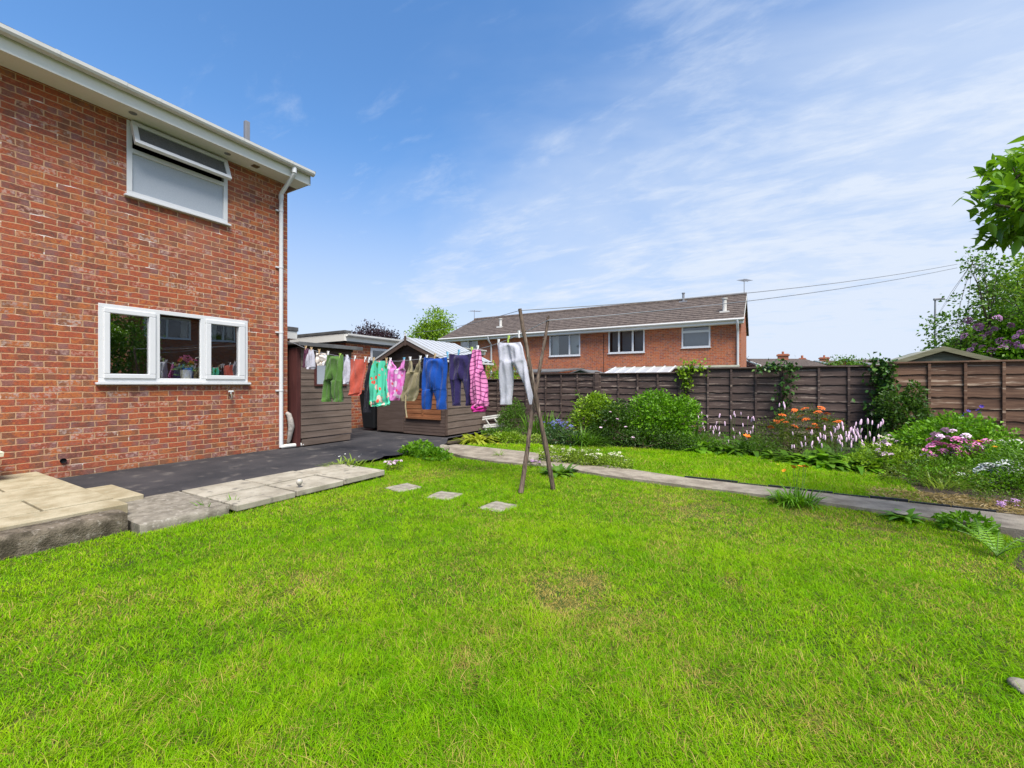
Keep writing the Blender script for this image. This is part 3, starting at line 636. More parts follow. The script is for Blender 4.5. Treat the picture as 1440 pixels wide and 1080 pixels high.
# ---------------------------------------------------------------- brick garage with flat roof, and the flat-roofed porch behind
gx, gy = -9.16, 7.22; gg = thing('brick_garage', 'flat roofed brick garage with white fascia behind the brown sheds', 'garage', (gx-1.5, gy+2.5, 0))
gf = facade('x+', gx); gw = (onx(521, 500, gx)[1], onx(521, 500, gx)[1]+1.25, 1.15, onx(521, 489, gx)[2])
q = MB(); wall_holes(q, gf, gy, 13.2, -0.15, 2.24, [gw]); q.add([(gx, gy, -.15), (gx-3.4, gy, -.15), (gx-3.4, gy, 2.24), (gx, gy, 2.24)], [(0, 1, 2, 3)]); q.add([(gx, 13.2, -.15), (gx-3.4, 13.2, -.15), (gx-3.4, 13.2, 2.24), (gx, 13.2, 2.24)], [(0, 1, 2, 3)])
q.add([(gx-3.4, gy, -.15), (gx-3.4, 13.2, -.15), (gx-3.4, 13.2, 2.24), (gx-3.4, gy, 2.24)], [(0, 1, 2, 3)]); q.build('wall', 'brick', gg)
window(gg, gf, gw[0], gw[1], gw[2], gw[3], [(gw[0]+.06, gw[1]-.06, gw[2]+.06, gw[3]-.06)], mull=[((gw[0]+gw[1])/2-.03, (gw[0]+gw[1])/2+.03)], pane='glass_far', w=0.07)
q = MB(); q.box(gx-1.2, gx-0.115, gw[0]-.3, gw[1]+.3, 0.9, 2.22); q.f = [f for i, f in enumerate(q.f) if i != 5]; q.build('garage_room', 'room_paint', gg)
rx, ry = gx+0.14, gy-0.14
q = MB(); q.box(rx-0.022, rx, ry, 13.35, 2.235, 2.40); q.box(rx-3.6, rx-0.024, ry, ry+0.02, 2.232, 2.425); q.build('fascia', 'soffit_white', gg, bevel=0.003)
q = MB(); q.box(rx-0.05, rx-3.5, ry+0.1, 13.3, 2.20, 2.40); q.box(rx-0.05, gx-.2, ry+.03, 13.3, 2.236, 2.244); q.box(rx-3.6, rx+0.01, ry-0.015, ry+0.20, 2.43, 2.50); q.box(rx-3.6, rx-0.05, ry+.21, 13.3, 2.41, 2.44); q.build('roof', 'roof_felt', gg, bevel=0.006)
q = MB(); q.prism([(rx+0.002+a*0.9, ry+0.02, 2.345+b*0.9) for a, b in prof], (0, 6.2, 0)); q.build('gutter', 'gutter_white', gg)
pc = at(418, 470, 10.5); pg = thing('flat_roofed_porch', 'small flat roofed brick porch just past the house corner above the lean-to shed', 'porch', (pc[0]-1, pc[1]-.7, 0))
q = MB(); q.box(pc[0]-2.0, pc[0]-0.12, 4.75, pc[1]-0.12, -0.1, 2.24); q.build('wall', 'brick', pg)
q = MB(); q.box(pc[0]-2.1, pc[0], 4.7, pc[1], 2.25, 2.44); q.build('fascia', 'soffit_white', pg, bevel=0.004)
q = MB(); q.box(pc[0]-2.12, pc[0]+0.02, 4.68, pc[1]+0.02, 2.443, 2.54); q.build('roof', 'roof_felt', pg, bevel=0.006)

# ---------------------------------------------------------------- the fence
def fence_panel(x0, x1, yf, z0, z1, mat, parent, seed, nb=9, batt=3):
    rr = random.Random(seed); fn = facade('y-', yf)
    q = MB(); lap_boards(q, fn, x0, x1, z0, z1-0.03, nb, 0.012, 0.020, wav=0.009, seg=16, seed=seed)
    q.add([fn(x0, z0, 0), fn(x1, z0, 0), fn(x1, z1-.03, 0), fn(x0, z1-.03, 0)], [(0, 1, 2, 3)])
    p = q.build('fence_panel', mat, parent)
    for k in range(batt+2):
        u = x0+0.02+(x1-x0-0.04)*k/(batt+1); b = MB(); w_ = 0.019
        b.box(u-w_, u+w_, z0+.01, z1-0.032, 0.034, 0.056, fn); b.build('batten', mat, p, bevel=0.003)
    b = MB(); b.box(x0, x1, z1-0.028, z1, -0.02, 0.065, fn); b.build('cap_rail', mat, p, bevel=0.004)
FY = 9.82
fn_ = thing('garden_fence', 'long dark brown waney lap fence behind the flower bed', 'fence', (-2.6, FY, -0.05))
posts = [-7.14, -5.26, -3.40, -1.50, 0.385, 1.86]; tops = [1.29, 1.42, 1.41, 1.49, 1.49]
fence_panel(-9.0, -7.19, FY, 0.0, 1.29, 'fence_dark', fn_, 40)
for i in range(5): fence_panel(posts[i]+0.052, posts[i+1]-0.052, FY, 0.0, tops[i], 'fence_dark', fn_, 41+i, batt=3 if i < 4 else 2)
for i, x in enumerate(posts[:-1]):
    q = MB(); z = max(tops[min(i, 4)], tops[max(i-1, 0)])+0.02; q.box(x-0.05, x+0.05, FY-0.075, FY+0.03, -0.1, z); q.build('fence_post', 'post_wood' if i in (3, 4) else 'fence_dark', fn_, bevel=0.006)
fw = thing('warm_brown_fence', 'taller warm brown fence run to the right of the ivy covered post', 'fence', (4.6, FY-0.05, -0.05))
xs2 = [1.90, 3.78, 5.66, 7.54, 9.4]
for i in range(4): fence_panel(xs2[i]+0.055, xs2[i+1]-0.055, FY-0.05, 0.0, 1.53, 'fence_warm', fw, 60+i, nb=8)
for i, x in enumerate(xs2): q = MB(); q.box(x-0.055, x+0.055, FY-0.13, FY-0.02, -0.1, 1.54); q.build('fence_post', 'post_wood' if i == 0 else 'fence_warm', fw, bevel=0.006)

# ---------------------------------------------------------------- far terrace house
y0, xa, xb2, ze, zr, dp_ = 21.0, -17.3, -0.82, 4.0, 5.66, 3.5
fh = thing('brick_terrace', 'long two storey brick house with brown tiled roof beyond the fence', 'house', (-9, y0, -1.1)); ff = facade('y-', y0)
def zx(px, py): p = ony(px, py, y0); return p[0], p[2]
wins = []
for (a, t_, b, b_) in ((648, 478, 672, 503), (772.5, 468.5, 816, 500.5), (855.5, 461, 906.5, 496.5), (958.5, 456.5, 999, 488.5)):
    x0_, zt = zx(a, t_); x1_, zb2 = zx(b, b_); zt = zx((a+b)/2, t_+ (b_-t_)*0)[1] if False else zx(b, {672: 476.5, 816: 468, 906.5: 459.5, 999: 456}[b])[1]; zb2 = zx(b, {672: 504, 816: 500, 906.5: 495.5, 999: 488}[b])[1]
    wins.append((x0_, x1_, zb2, zt))
q = MB(); wall_holes(q, ff, xa, xb2, -1.2, ze-0.02, wins)
for X in (xa, xb2): q.add([(X, y0, -1.2), (X, y0+2*dp_, -1.2), (X, y0+2*dp_, ze), (X, y0+dp_, zr-.03), (X, y0, ze-.02)], [(0, 1, 2, 3, 4)])
q.add([(xa, y0+2*dp_, -1.2), (xb2, y0+2*dp_, -1.2), (xb2, y0+2*dp_, ze), (xa, y0+2*dp_, ze)], [(0, 1, 2, 3)]); q.build('wall', 'brick_far', fh)
q = MB(); q.box(xa+.2, xb2-.2, y0+0.6, y0+0.62, -1, ze-.05); q.build('dark_backing', 'dark_void', fh)  # near-black sheet standing in for the darkness of the rooms
def twin(w, m, curt, sash=None, vent=None):
    u0, u1, v0, v1 = w; e = 0.07
    L = []; us = [u0+e]+[u0+(u1-u0)*k for k in m]+[u1-e]
    for i in range(len(us)-1): L.append((us[i]+(0.04 if i else 0), us[i+1]-(0.04 if i < len(us)-2 else 0), v0+e, v1-e))
    tr = []
    if vent: tr = [(u0+e, u1-e, v0+(v1-v0)*vent-0.05, v0+(v1-v0)*vent+0.05)]
    window(fh, ff, u0, u1, v0, v1, L, mull=[(u-0.045, u+0.045) for u in us[1:-1]], trans=tr, pane='glass_far', w=e,
           behind=[(u0+e+(u1-u0-2*e)*a, u0+e+(u1-u0-2*e)*b, v0+.06, v1-.06, -0.25, mt) for a, b, mt in curt])
twin(wins[0], [0.45], [(0.5, 1, 'curtain')]); twin(wins[1], [0.66], [(0, 0.24, 'curtain'), (0.66, 1, 'curtain')])
twin(wins[2], [0.3, 0.68], [(0.04, 0.26, 'curtain_dark'), (0.34, 0.64, 'curtain_dark'), (0.72, 0.96, 'curtain_dark')]); twin(wins[3], [], [(0, 1, 'curtain_dark')], vent=0.72)
q = MB(); tiled_roof(q, (xa-.15, y0-.38, ze-.06), (xb2+.12, y0-.38, ze-.06), (0, dp_+.38, zr-ze+.06), 13, lap=0.024, nx=130, seed=3)
tiled_roof(q, (xa-.15, y0+2*dp_+.3, ze-.06), (xb2+.12, y0+2*dp_+.3, ze-.06), (0, -dp_-.3, zr-ze+.06), 8, lap=0.05, nx=20)
q.tube([(xa-.15, y0+dp_, zr+.0), (xb2+.12, y0+dp_, zr+.0)], 0.11, 8); rf = q.build('roof', 'roof_tile', fh)
q = MB(); q.box(xa-.12, xb2+.1, y0-.36, y0-.33, ze-.24, ze-.09); q.box(xa-.12, xb2+.1, y0-.33, y0-.003, ze-.24, ze-.22); q.build('fascia', 'soffit_white', fh)
q = MB(); q.tube([(xa-.12, y0-.42, ze-.08), (xb2+.14, y0-.42, ze-.08)], 0.055, 8); q.build('gutter', 'gutter_white', fh)
q = MB(); q.prism([(xb2+.1, y0-.36, ze-.24), (xb2+.1, y0-.36, ze-.08), (xb2+.1, y0+dp_, zr-.04), (xb2+.1, y0+dp_, zr-.22)], (.02, 0, 0)); q.build('barge_board', 'soffit_white', fh)
def vpipe(px, x=None, m='upvc'):
    X = x if x is not None else zx(px, 500)[0]; q = MB(); q.tube([(X, y0-.42, ze-.1), (X, y0-.40, ze-.3), (X, y0-.08, ze-.55), (X, y0-.08, -1)], 0.05, 8); q.build('downpipe', m, fh, True)
vpipe(692); vpipe(0, xb2-.12)
q = MB(); X = zx(849, 500)[0]; q.box(X-.015, X+.015, y0-.006, y0-.001, -1, ze-.3); q.build('movement_joint', 'dark_void', fh)
def on_roof(px, k): # point on the front slope
    yy = y0-.38+(dp_+.38)*k; p = ony(px, 440, yy); return p[0], yy, ze-.06+(zr-ze+.06)*k
for px, k, h, r_, m_ in ((704, 0.42, 0.46, 0.085, 'bench_wood'), (1019, 0.30, 0.58, 0.09, 'bench_wood'), (961, 0.93, 0.42, 0.06, 'grey_metal')):
    p = on_roof(px, k); q = MB(); q.tube([(p[0], p[1], p[2]-.1), (p[0], p[1], p[2]+h)], r_, 10); q.tube([(p[0], p[1], p[2]+h), (p[0], p[1], p[2]+h+.05)], r_*1.4, 10)
    q.box(p[0]-.2, p[0]+.2, p[1]-.16, p[1]+.16, p[2]-.1, p[2]+.02); q.build('roof_vent', m_, rf)
def aerial(px, pyt, pyb, yy, label):
    p, b = ony(px, pyt, yy), ony(px, pyb, yy); q = MB(); q.tube([(p[0], yy, b[2]-.6), (p[0], yy, p[2])], 0.018, 6)
    q.tube([(p[0]-.1, yy-.3, p[2]-.12), (p[0]+.15, yy+.5, p[2]-.05)], 0.014, 5)
    for k in range(6): t = k/5; c = (p[0]-.1+.25*t, yy-.3+.8*t, p[2]-.12+.07*t); q.tube([(c[0]-.22, c[1], c[2]+.02), (c[0]+.22, c[1]-.05, c[2]+.02)], 0.009, 4)
    q.build('aerial', 'grey_metal', rf)
aerial(1046.5, 392, 416, y0+dp_, ''); aerial(667, 436, 449, y0+dp_, '')

rough_mat('old_felt', (0.16, 0.16, 0.12), (0.26, 0.26, 0.20), 5, 0.9)
# lean-to roofs just showing over the fence
def lean(name, label, cat, px0, px1, pyt, yw, yf, drop, mat, bars=0, parent=None):
    a, b = ony(px0, pyt, yw), ony(px1, pyt, yw); z = (a[2]+b[2])/2; t = thing(name, label, cat, ((a[0]+b[0])/2, yw, -1.1))
    q = MB(); q.prism([(a[0], yw, z), (a[0], yf, z-drop), (a[0], yf, z-drop-.05), (a[0], yw, z-.05)], (b[0]-a[0], 0, 0)); r = q.build('roof', mat, t)
    for k in range(bars+1 if bars else 0):
        x = a[0]+(b[0]-a[0])*k/bars; q = MB(); q.prism([(x-.03, yw, z+.05), (x-.03, yf, z-drop+.05), (x-.03, yf, z-drop+.002), (x-.03, yw, z+.002)], (.06, 0, 0)); q.build('glazing_bar', 'upvc', r)
    q = MB(); q.box(a[0]+.05, b[0]-.05, yf+.1, yf+.16, -1.1, z-drop-.06); q.box(a[0]+.05, a[0]+.11, yf+.17, yw-.01, -1.1, z-drop-.06); q.box(b[0]-.11, b[0]-.05, yf+.17, yw-.01, -1.1, z-drop-.06); q.build('wall', 'upvc' if bars else 'brick_far', t)
lean('conservatory', 'white framed conservatory roof just showing above the fence', 'conservatory', 866, 950, 516.5, 19.4, 17.4, 0.40, 'roof_sheet', 6)
lean('lean_to_extension', 'long low grey roof between the white conservatory roof and the brick wall of the terrace', 'extension', 868, 1041, 514.8, 20.95, 19.5, 0.12, 'old_felt')
lean('flat_roofed_extension', 'grey roofed extension peeking over the fence below the brick house', 'extension', 735, 822, 518.5, 20.9, 17.5, 0.25, 'roof_felt')
p = ony(817, 520, 16.0); q = MB(); t = thing('green_gabled_hut', 'small hut with dark green gable just above the fence', 'hut', (p[0], 16, -1.1))
q.prism([(p[0]-.9, 16, -1.1), (p[0]+.9, 16, -1.1), (p[0]+.9, 16, p[2]-.32), (p[0], 16, p[2]-.02), (p[0]-.9, 16, p[2]-.32)], (0, 1.8, 0)); plain('dark_green', (0.02, 0.06, 0.035), 0.5); q.build('wall', 'dark_green', t)
q = MB()
for s in (1, -1): q.prism([(p[0], 15.9, p[2]+.03), (p[0]+s*1.0, 15.9, p[2]-.30), (p[0]+s*1.0, 15.9, p[2]-.34), (p[0], 15.9, p[2]-.015)], (0, 2, 0))
q.build('roof', 'roof_felt', t)

# ---------------------------------------------------------------- green-brown shed beyond the right-hand fence
ap = at(1327, 487, 7.75); X0, Y0, Z0 = ap; zz = Z0-.035
gt = thing('weathered_shed', 'weathered greenish timber shed with gabled roof over the right-hand fence', 'shed', (X0, Y0+.8, -.1))
hw = 0.74; dz = 0.25
q = MB(); q.prism([(X0-hw+.08, Y0+.1, -.1), (X0+hw-.08, Y0+.1, -.1), (X0+hw-.08, Y0+.1, zz-dz), (X0, Y0+.1, zz-.03), (X0-hw+.08, Y0+.1, zz-dz)], (0, 1.9, 0))
lap_boards(q, facade('y-', Y0+.1), X0-hw+.1, X0+hw-.1, 0.9, zz-.06, 9, .012, .006, cut=lambda z: (X0-hw+.1, X0+hw-.1) if z < zz-dz else (X0-(hw-.1)*max(0, (zz-.06-z)/(dz-.06)), X0+(hw-.1)*max(0, (zz-.06-z)/(dz-.06)))); q.build('wall', 'green_shed_wood', gt)
q = MB()
for s in (1, -1): q.prism([(X0, Y0+.02, zz+.03), (X0+s*hw, Y0+.02, zz-dz), (X0+s*hw, Y0+.02, zz-dz-.03), (X0, Y0+.02, zz)], (0, 2.1, 0))
q.build('roof', 'old_felt', gt)
q = MB()
for s in (1, -1): q.prism([(X0, Y0-.006, zz+.04), (X0+s*(hw+.01), Y0-.006, zz-dz+.01), (X0+s*(hw+.01), Y0-.006, zz-dz-.07), (X0, Y0-.006, zz-.05)], (0, .02, 0))
q.build('barge_board', 'green_shed_wood', gt)

# ---------------------------------------------------------------- distant bungalows
def bungalow(px0, px1, pyr, pye, Y, label, chim=(), cross=None):
    a, b = at(px0, pyr, Y), at(px1, pyr, Y); A, B = Vector(a), Vector(b); d = (B-A).normalized(); f = Vector((d.y, -d.x, 0)); 
    if f.y > 0: f = -f
    ez = H+(540-pye)/FP*(Y-3.5); ridge = a[2]; t = thing('distant_house', label, 'house', ((A+B)/2).to_tuple()[:2]+(-1.1,)); W_ = 4.0
    q = MB(); n = A+f*W_; m_ = B+f*W_; n2 = A-f*W_; m2 = B-f*W_
    def zc(v, z): return (v.x, v.y, z)
    for p_, r_ in ((n, m_), (n2, m2)): q.add([zc(p_, -1.1), zc(r_, -1.1), zc(r_, ez), zc(p_, ez)], [(0, 1, 2, 3)])
    for c, e, g in ((A, n, n2), (B, m_, m2)): q.add([zc(e, -1.1), zc(g, -1.1), zc(g, ez), zc(c, ridge-.05), zc(e, ez)], [(0, 1, 2, 3, 4)])
    q.build('wall', 'brick_far', t)
    q = MB(); A2, B2 = A-d*.3, B+d*.3
    for s in (1, -1): tiled_roof(q, zc(A2+f*s*(W_+.4), ez-.1), zc(B2+f*s*(W_+.4), ez-.1), Vector(zc(-f*s*(W_+.4), ridge-ez+.1)), 8, .04, 24)
    rf = q.build('roof', 'roof_tile', t)
    q = MB(); q.prism([zc(A2+f*(W_+.42), ez-.14), zc(A2+f*(W_+.42), ez+.04), zc(A2, ridge+.06), zc(A2, ridge-.14)], d*.08); q.build('barge_board', 'soffit_white', t)
    for px, pt, w_ in chim:
        c = at(px, pt, Y); q = MB(); q.box(c[0]-w_, c[0]+w_, c[1]-w_, c[1]+w_, ridge-.7, c[2]); q.box(c[0]-w_*1.2, c[0]+w_*1.2, c[1]-w_*1.2, c[1]+w_*1.2, c[2]-.25, c[2]-.08)
        ch = q.build('chimney', 'brick_far', rf); q = MB(); q.tube([(c[0], c[1], c[2]), (c[0], c[1], c[2]+.35)], .14, 8); q.build('chimney_pot', 'brick_far', ch)
bungalow(1046, 1128, 504.5, 514, 58, 'distant brown roof with two brick chimneys right of the terrace', [(1101, 498, .62), (1128, 503.5, .36)])
bungalow(1148, 1172, 507, 514, 70, 'distant small roof with one chimney between two other far roofs', [(1159, 502.5, .6)])
bungalow(1188, 1228, 505.5, 513, 52, 'distant grey roof with white verge close to the ivy post')

# street lamp
p = at(1315, 422, 34); t = thing('street_lamp', 'thin dark street lamp standing far beyond the green-brown shed', 'street lamp', (p[0], p[1], -1.1))
q = MB(); q.tube([(p[0], p[1], -1.1), (p[0], p[1], p[2]-2.2), (p[0], p[1], p[2])], [.11, .07, .055], 8); q.build('pole', 'grey_metal', t, True)
q = MB(); q.box(p[0]-.1, p[0]+.55, p[1]-.12, p[1]+.12, p[2]-.02, p[2]+.14); q.build('lamp_head', 'grey_metal', t, bevel=.03)

# ---------------------------------------------------------------- the neighbours' house on the other side (seen only in the kitchen panes)
nx_ = 13.0; nh = thing('opposite_house', 'brick house across the gardens seen mirrored in the kitchen window', 'house', (nx_+3, 14, 0)); nf = facade('x-', nx_)
nw = [(9.5, 11.5, 3.7, 4.75), (12.6, 13.95, 3.7, 4.75), (16.3, 18.2, 3.7, 4.75), (12.4, 14.3, 0.9, 2.0), (16.3, 18.2, 0.9, 2.0)]
q = MB(); wall_holes(q, nf, 8.8, 20, -.15, 5.0, nw); q.add([(nx_, 8.8, -.15), (nx_+7, 8.8, -.15), (nx_+7, 8.8, 5), (nx_+3.5, 8.8, 6.6), (nx_, 8.8, 5)], [(0, 1, 2, 3, 4)]); q.build('wall', 'brick', nh)
q = MB(); q.box(nx_+.6, nx_+.65, 9, 19.8, 0, 4.9); q.build('dark_backing', 'dark_void', nh)  # near-black sheet, colours the rooms behind the panes as unlit
for w_ in nw:
    m_ = (w_[0]+w_[1])/2; window(nh, nf, *w_, [(w_[0]+.07, m_-.04, w_[2]+.07, w_[3]-.07), (m_+.04, w_[1]-.07, w_[2]+.07, w_[3]-.07)], mull=[(m_-.045, m_+.045)], pane='glass_far', w=.08, behind=[(w_[0]+.08, w_[0]+.4, w_[2]+.06, w_[3]-.06, -.2, 'curtain'), (w_[1]-.4, w_[1]-.08, w_[2]+.06, w_[3]-.06, -.2, 'curtain')])
q = MB(); tiled_roof(q, (nx_-.4, 8.6, 5), (nx_-.4, 20.2, 5), (3.9, 0, 1.7), 11, .03, 40); tiled_roof(q, (nx_+7.4, 8.6, 5), (nx_+7.4, 20.2, 5), (-3.9, 0, 1.7), 11, .03, 20); q.build('roof', 'roof_tile', nh)
q = MB(); q.box(nx_-.38, nx_-.35, 8.6, 20.2, 4.8, 4.98); q.build('fascia', 'soffit_white', nh)
# ---------------------------------------------------------------- crossed poles and washing line
def stick(name, label, base, top, r0, r1, seed, fork=False):
    rr = random.Random(seed); b, t = Vector(base), Vector(top); n = 16; P = []; Rr = []
    for i in range(n+1):
        k = i/n; w_ = math.sin(k*math.pi)*0.012; P.append(b.lerp(t, k)+Vector((rr.uniform(-1, 1)*.003+w_*math.sin(seed+k*5), rr.uniform(-1, 1)*.003, 0))); Rr.append((r0+(r1-r0)*k)*(1+rr.uniform(-.06, .06)+(0.22 if rr.random() < 0.14 else 0)))
    q = MB(); q.tube(P, Rr, 10)
    for i in (4, 7, 11, 14):
        a = rr.uniform(0, 6.28); d = Vector((math.cos(a), math.sin(a), .5)); q.tube([P[i], P[i]+d*(Rr[i]+.014)], [Rr[i]*.6, Rr[i]*.25], 6)
    if fork:
        q.tube([P[-1]-Vector((0, 0, .02)), P[-1]+Vector((.012, 0, .04))], [r1*.7, r1*.5], 6); q.tube([P[-1]-Vector((0, 0, .02)), P[-1]+Vector((-.012, 0, .035))], [r1*.7, r1*.5], 6)
    return tag(rebase(q.build(name, 'pole_wood', None, True)), label, 'pole')
pa0, pa1 = at(778, 688, 4.86), at(731, 434, 4.66); pb0, pb1 = at(732, 693, 4.72), at(770.5, 449, 4.98)
stick('clothes_prop', 'rough wooden pole leaning so that its dark tip stands higher than the other pole', pa0, pa1, .027, .020, 1)
stick('clothes_prop', 'rough wooden pole with pale forked tip, the lower of the two crossed poles', pb0, pb1, .027, .017, 2, True)
A_ = (-4.06, 7.71); B_ = (0.42, 4.95); DX, DY = B_[0]-A_[0], B_[1]-A_[1]
nl = math.hypot(DX, DY); NC = (DY/nl, -DX/nl)            # camera-space normal of the washing plane, towards the viewer
if NC[1] > 0: NC = (-NC[0], -NC[1])
NW = Vector((CA*NC[0]-SA*NC[1], SA*NC[0]+CA*NC[1], 0))   # the same in world space
def CL(px, py, d=0.0):
    r = (px-720)/FP; t = (r*A_[1]-A_[0])/(DX-r*DY); return Vector(at(px, py, A_[1]+t*DY))+NW*d
plain('line_cord', (0.20, 0.21, 0.23), 0.5)
sap_tie = at(1346, 376.5, 8.3)
LINE = [(403, 480), (412, 482), (430, 490), (455, 496.5), (490, 503.5), (530, 507.5), (560, 508), (592, 505), (630, 499.5), (663, 493.5), (690, 486.5), (715, 477.5), (740, 466), (770.5, 450.5)]
def liney(px):
    for (a, b), (c, d) in zip(LINE, LINE[1:]):
        if a <= px <= c: return b+(d-b)*(px-a)/(c-a)
    return 500
e = Vector(sap_tie); s0 = CL(770.5, 450.5)
q = MB(); q.tube([CL(*p) for p in LINE], .0042, 6, False); q.tube([s0.lerp(e, k/10)-Vector((0, 0, .10*(1-(2*k/10-1)**2))) for k in range(11)], .0055, 6, False)
tag(q.build('washing_line', 'line_cord'), 'pale washing line sagging under the row of drying clothes', 'washing line')
q = MB(); a = Vector((xm, 7.04, 2.30)) if False else Vector((-6.92, 7.035, 2.29)); b = Vector(pa1)-Vector((0, 0, .02)); e2 = e+Vector((0, 0, .07))
q.tube([a.lerp(b, k/8)-Vector((0, 0, .06*(1-(2*k/8-1)**2))) for k in range(9)], .0034, 6, False); q.tube([b.lerp(e2, k/10)-Vector((0, 0, .10*(1-(2*k/10-1)**2))) for k in range(11)], .0055, 6, False)
tag(q.build('spare_line', 'line_cord'), 'upper bare line running from the shed gable over the tallest pole', 'washing line')

# pegs
def peg_mesh(mat):
    q = MB()
    for s in (1, -1): q.prism([(-.005, s*.002, -.030), (.005, s*.002, -.030), (.005, s*.004, .012), (.006, s*.012, .040), (-.006, s*.012, .040), (-.005, s*.004, .012)], (0, s*.007, 0))
    q.tube([(-.006, 0, .008), (.006, 0, .008)], .006, 6); me = q.build('peg', mat); d = me.data; bpy.data.objects.remove(me); return d
plain('peg_wood', (0.50, 0.36, 0.20), 0.6); plain('peg_white', (0.75, 0.75, 0.74), 0.4); plain('peg_blue', (0.16, 0.42, 0.60), 0.4); plain('peg_green', (0.45, 0.62, 0.12), 0.4)
PEG = {k: peg_mesh('peg_'+k) for k in ('wood', 'white', 'blue', 'green')}
lang = math.atan2((CL(600, 500)-CL(500, 500)).y, (CL(600, 500)-CL(500, 500)).x)
def peg(px, kind, label, group=None, dy=0):
    o = bpy.data.objects.new('clothes_peg', PEG[kind]); COL.objects.link(o); o.location = CL(px, liney(px)+dy, 0.0); o.rotation_euler = (0, R(random.uniform(-9, 9)), lang); o.scale = (1.35, 1, 1.25)
    tag(o, label, 'clothes peg', group)

# garments: rows of (py, spans) where a span is (left px, right px); front and back skins with folds
def garment(name, label, cat, rows, mat, th=0.05, folds=3.0, amp=0.012, seed=0, dz=0.0, hem=None, nu=26, flat=False, parent=None, swag=0.0):
    """rows: list of (y, [(l, r), ...]); all rows have the same number of columns (1 or 2 spans)"""
    rr = random.Random(seed); ph = [rr.uniform(0, 6.28) for _ in range(6)]
    ns = max(len(r[1]) for r in rows); q = MB()
    def row(k):              # smooth interpolation between the given rows
        i = min(int(k), len(rows)-2); f = k-i; a, b = rows[i], rows[i+1]; y = a[0]+(b[0]-a[0])*f
        sa = a[1] if len(a[1]) == ns else [(a[1][0][0], (a[1][0][0]+a[1][0][1])/2), ((a[1][0][0]+a[1][0][1])/2, a[1][0][1])]
        sb = b[1] if len(b[1]) == ns else [(b[1][0][0], (b[1][0][0]+b[1][0][1])/2), ((b[1][0][0]+b[1][0][1])/2, b[1][0][1])]
        return y, [(l+(l2-l)*f, r+(r2-r)*f) for (l, r), (l2, r2) in zip(sa, sb)]
    nv = 40; last = len(rows)-1; kc = next((i for i, r in enumerate(rows) if len(r[1]) == 2), 99) if len(rows[0][1]) == 1 else 99
    for s in range(ns):
        for side in ((1, -1) if not flat else (1,)):
            def fn(u, v):
                y, sp = row(v*last); l, r = sp[s]; x = l+(r-l)*u
                L, R_ = sp[0][0], sp[-1][1]; wj = (0.0 if ns == 1 else (lambda z_: z_*z_*(3-2*z_))(min(1, max(0, (y-rows[kc][0]+15)/19)))) if kc < 99 else (0.0 if ns == 1 or abs(sp[0][1]-sp[1][0]) < 0.6 else 1.0)
                ut = (x-L)/max(R_-L, 1e-3)
                d = math.sqrt(max(0, 1-(2*ut-1)**2))*(1-wj)+math.sqrt(max(0, 1-(2*u-1)**2))*wj
                prof_ = th*d*(0.35+0.65*min(1, v*3.0))
                f = amp*(min(1, v*2.2+.25))*(math.sin(ut*folds*6.283+ph[0]+1.4*math.sin(v*3+ph[1]))+.6*math.sin(ut*folds*2.3*6.283+ph[2]+v*2.5)+.5*math.sin(v*13+ut*6+ph[3])+.9*math.sin(v*9+(ut-.5)*(11 if ut > .5 else -11)+ph[4])*max(0, 1-abs(v-.3)*2.2)+.5*math.sin(v*31+ut*9+ph[5])*max(0, v-.45))
                f += swag*math.sin(math.pi*ut)*math.sin((v*9-3.2*(2*ut-1)**2)*2.2)*max(0, 1-v*1.6)
                yy = y+(swag*120*math.sin(math.pi*ut)*max(0, 1-v*8) if v < .125 else 0)
                if flat: return CL(x, yy, f+dz)
                return CL(x, yy, side*prof_+f+dz)
            q.grid(fn, nu, nv)
    o = q.build(name, mat, parent, True, solid=0.0035 if flat else 0)
    bm = bmesh.new(); bm.from_mesh(o.data); bmesh.ops.remove_doubles(bm, verts=bm.verts, dist=2e-4); bmesh.ops.recalc_face_normals(bm, faces=bm.faces); bm.to_mesh(o.data); bm.free()
    if parent is None: rebase(o); tag(o, label, cat)
    return o
cloth_mat('c_green', (0.085, 0.19, 0.036), (0.060, 0.14, 0.026)); cloth_mat('c_blue', (0.006, 0.070, 0.36), (0.005, 0.05, 0.27)); cloth_mat('c_navy', (0.022, 0.016, 0.080), (0.030, 0.02, 0.085))
cloth_mat('c_coral', (0.56, 0.105, 0.065), (0.48, 0.085, 0.055), 160); cloth_mat('c_grey', (0.50, 0.50, 0.555), (0.43, 0.43, 0.485)); cloth_mat('c_khaki', (0.27, 0.235, 0.135), (0.22, 0.185, 0.11))
cloth_mat('c_black', (0.016, 0.016, 0.024)); cloth_mat('c_white', (0.48, 0.48, 0.55), (0.41, 0.41, 0.47)); cloth_mat('c_maroon', (0.085, 0.014, 0.05)); cloth_mat('c_strap', (0.42, 0.34, 0.20)); cloth_mat('c_hot', (0.75, 0.035, 0.36))
floral_mat('f_mint', (0.075, 0.46, 0.30), [((0.62, 0.42, 0.36), 9, .33), ((0.03, 0.20, 0.03), 8, .28), ((0.65, 0.07, 0.05), 10, .26), ((0.75, 0.25, 0.35), 12, .22)])
floral_mat('f_pink', (0.52, 0.17, 0.42), [((0.60, 0.45, 0.58), 11, .45), ((0.50, 0.08, 0.34), 13, .34), ((0.60, 0.07, 0.12), 9, .17)])
floral_mat('f_beige', (0.52, 0.47, 0.42), [((0.22, 0.14, 0.07), 14, .36), ((0.62, 0.62, 0.66), 12, .38), ((0.25, 0.45, 0.55), 17, .2)])
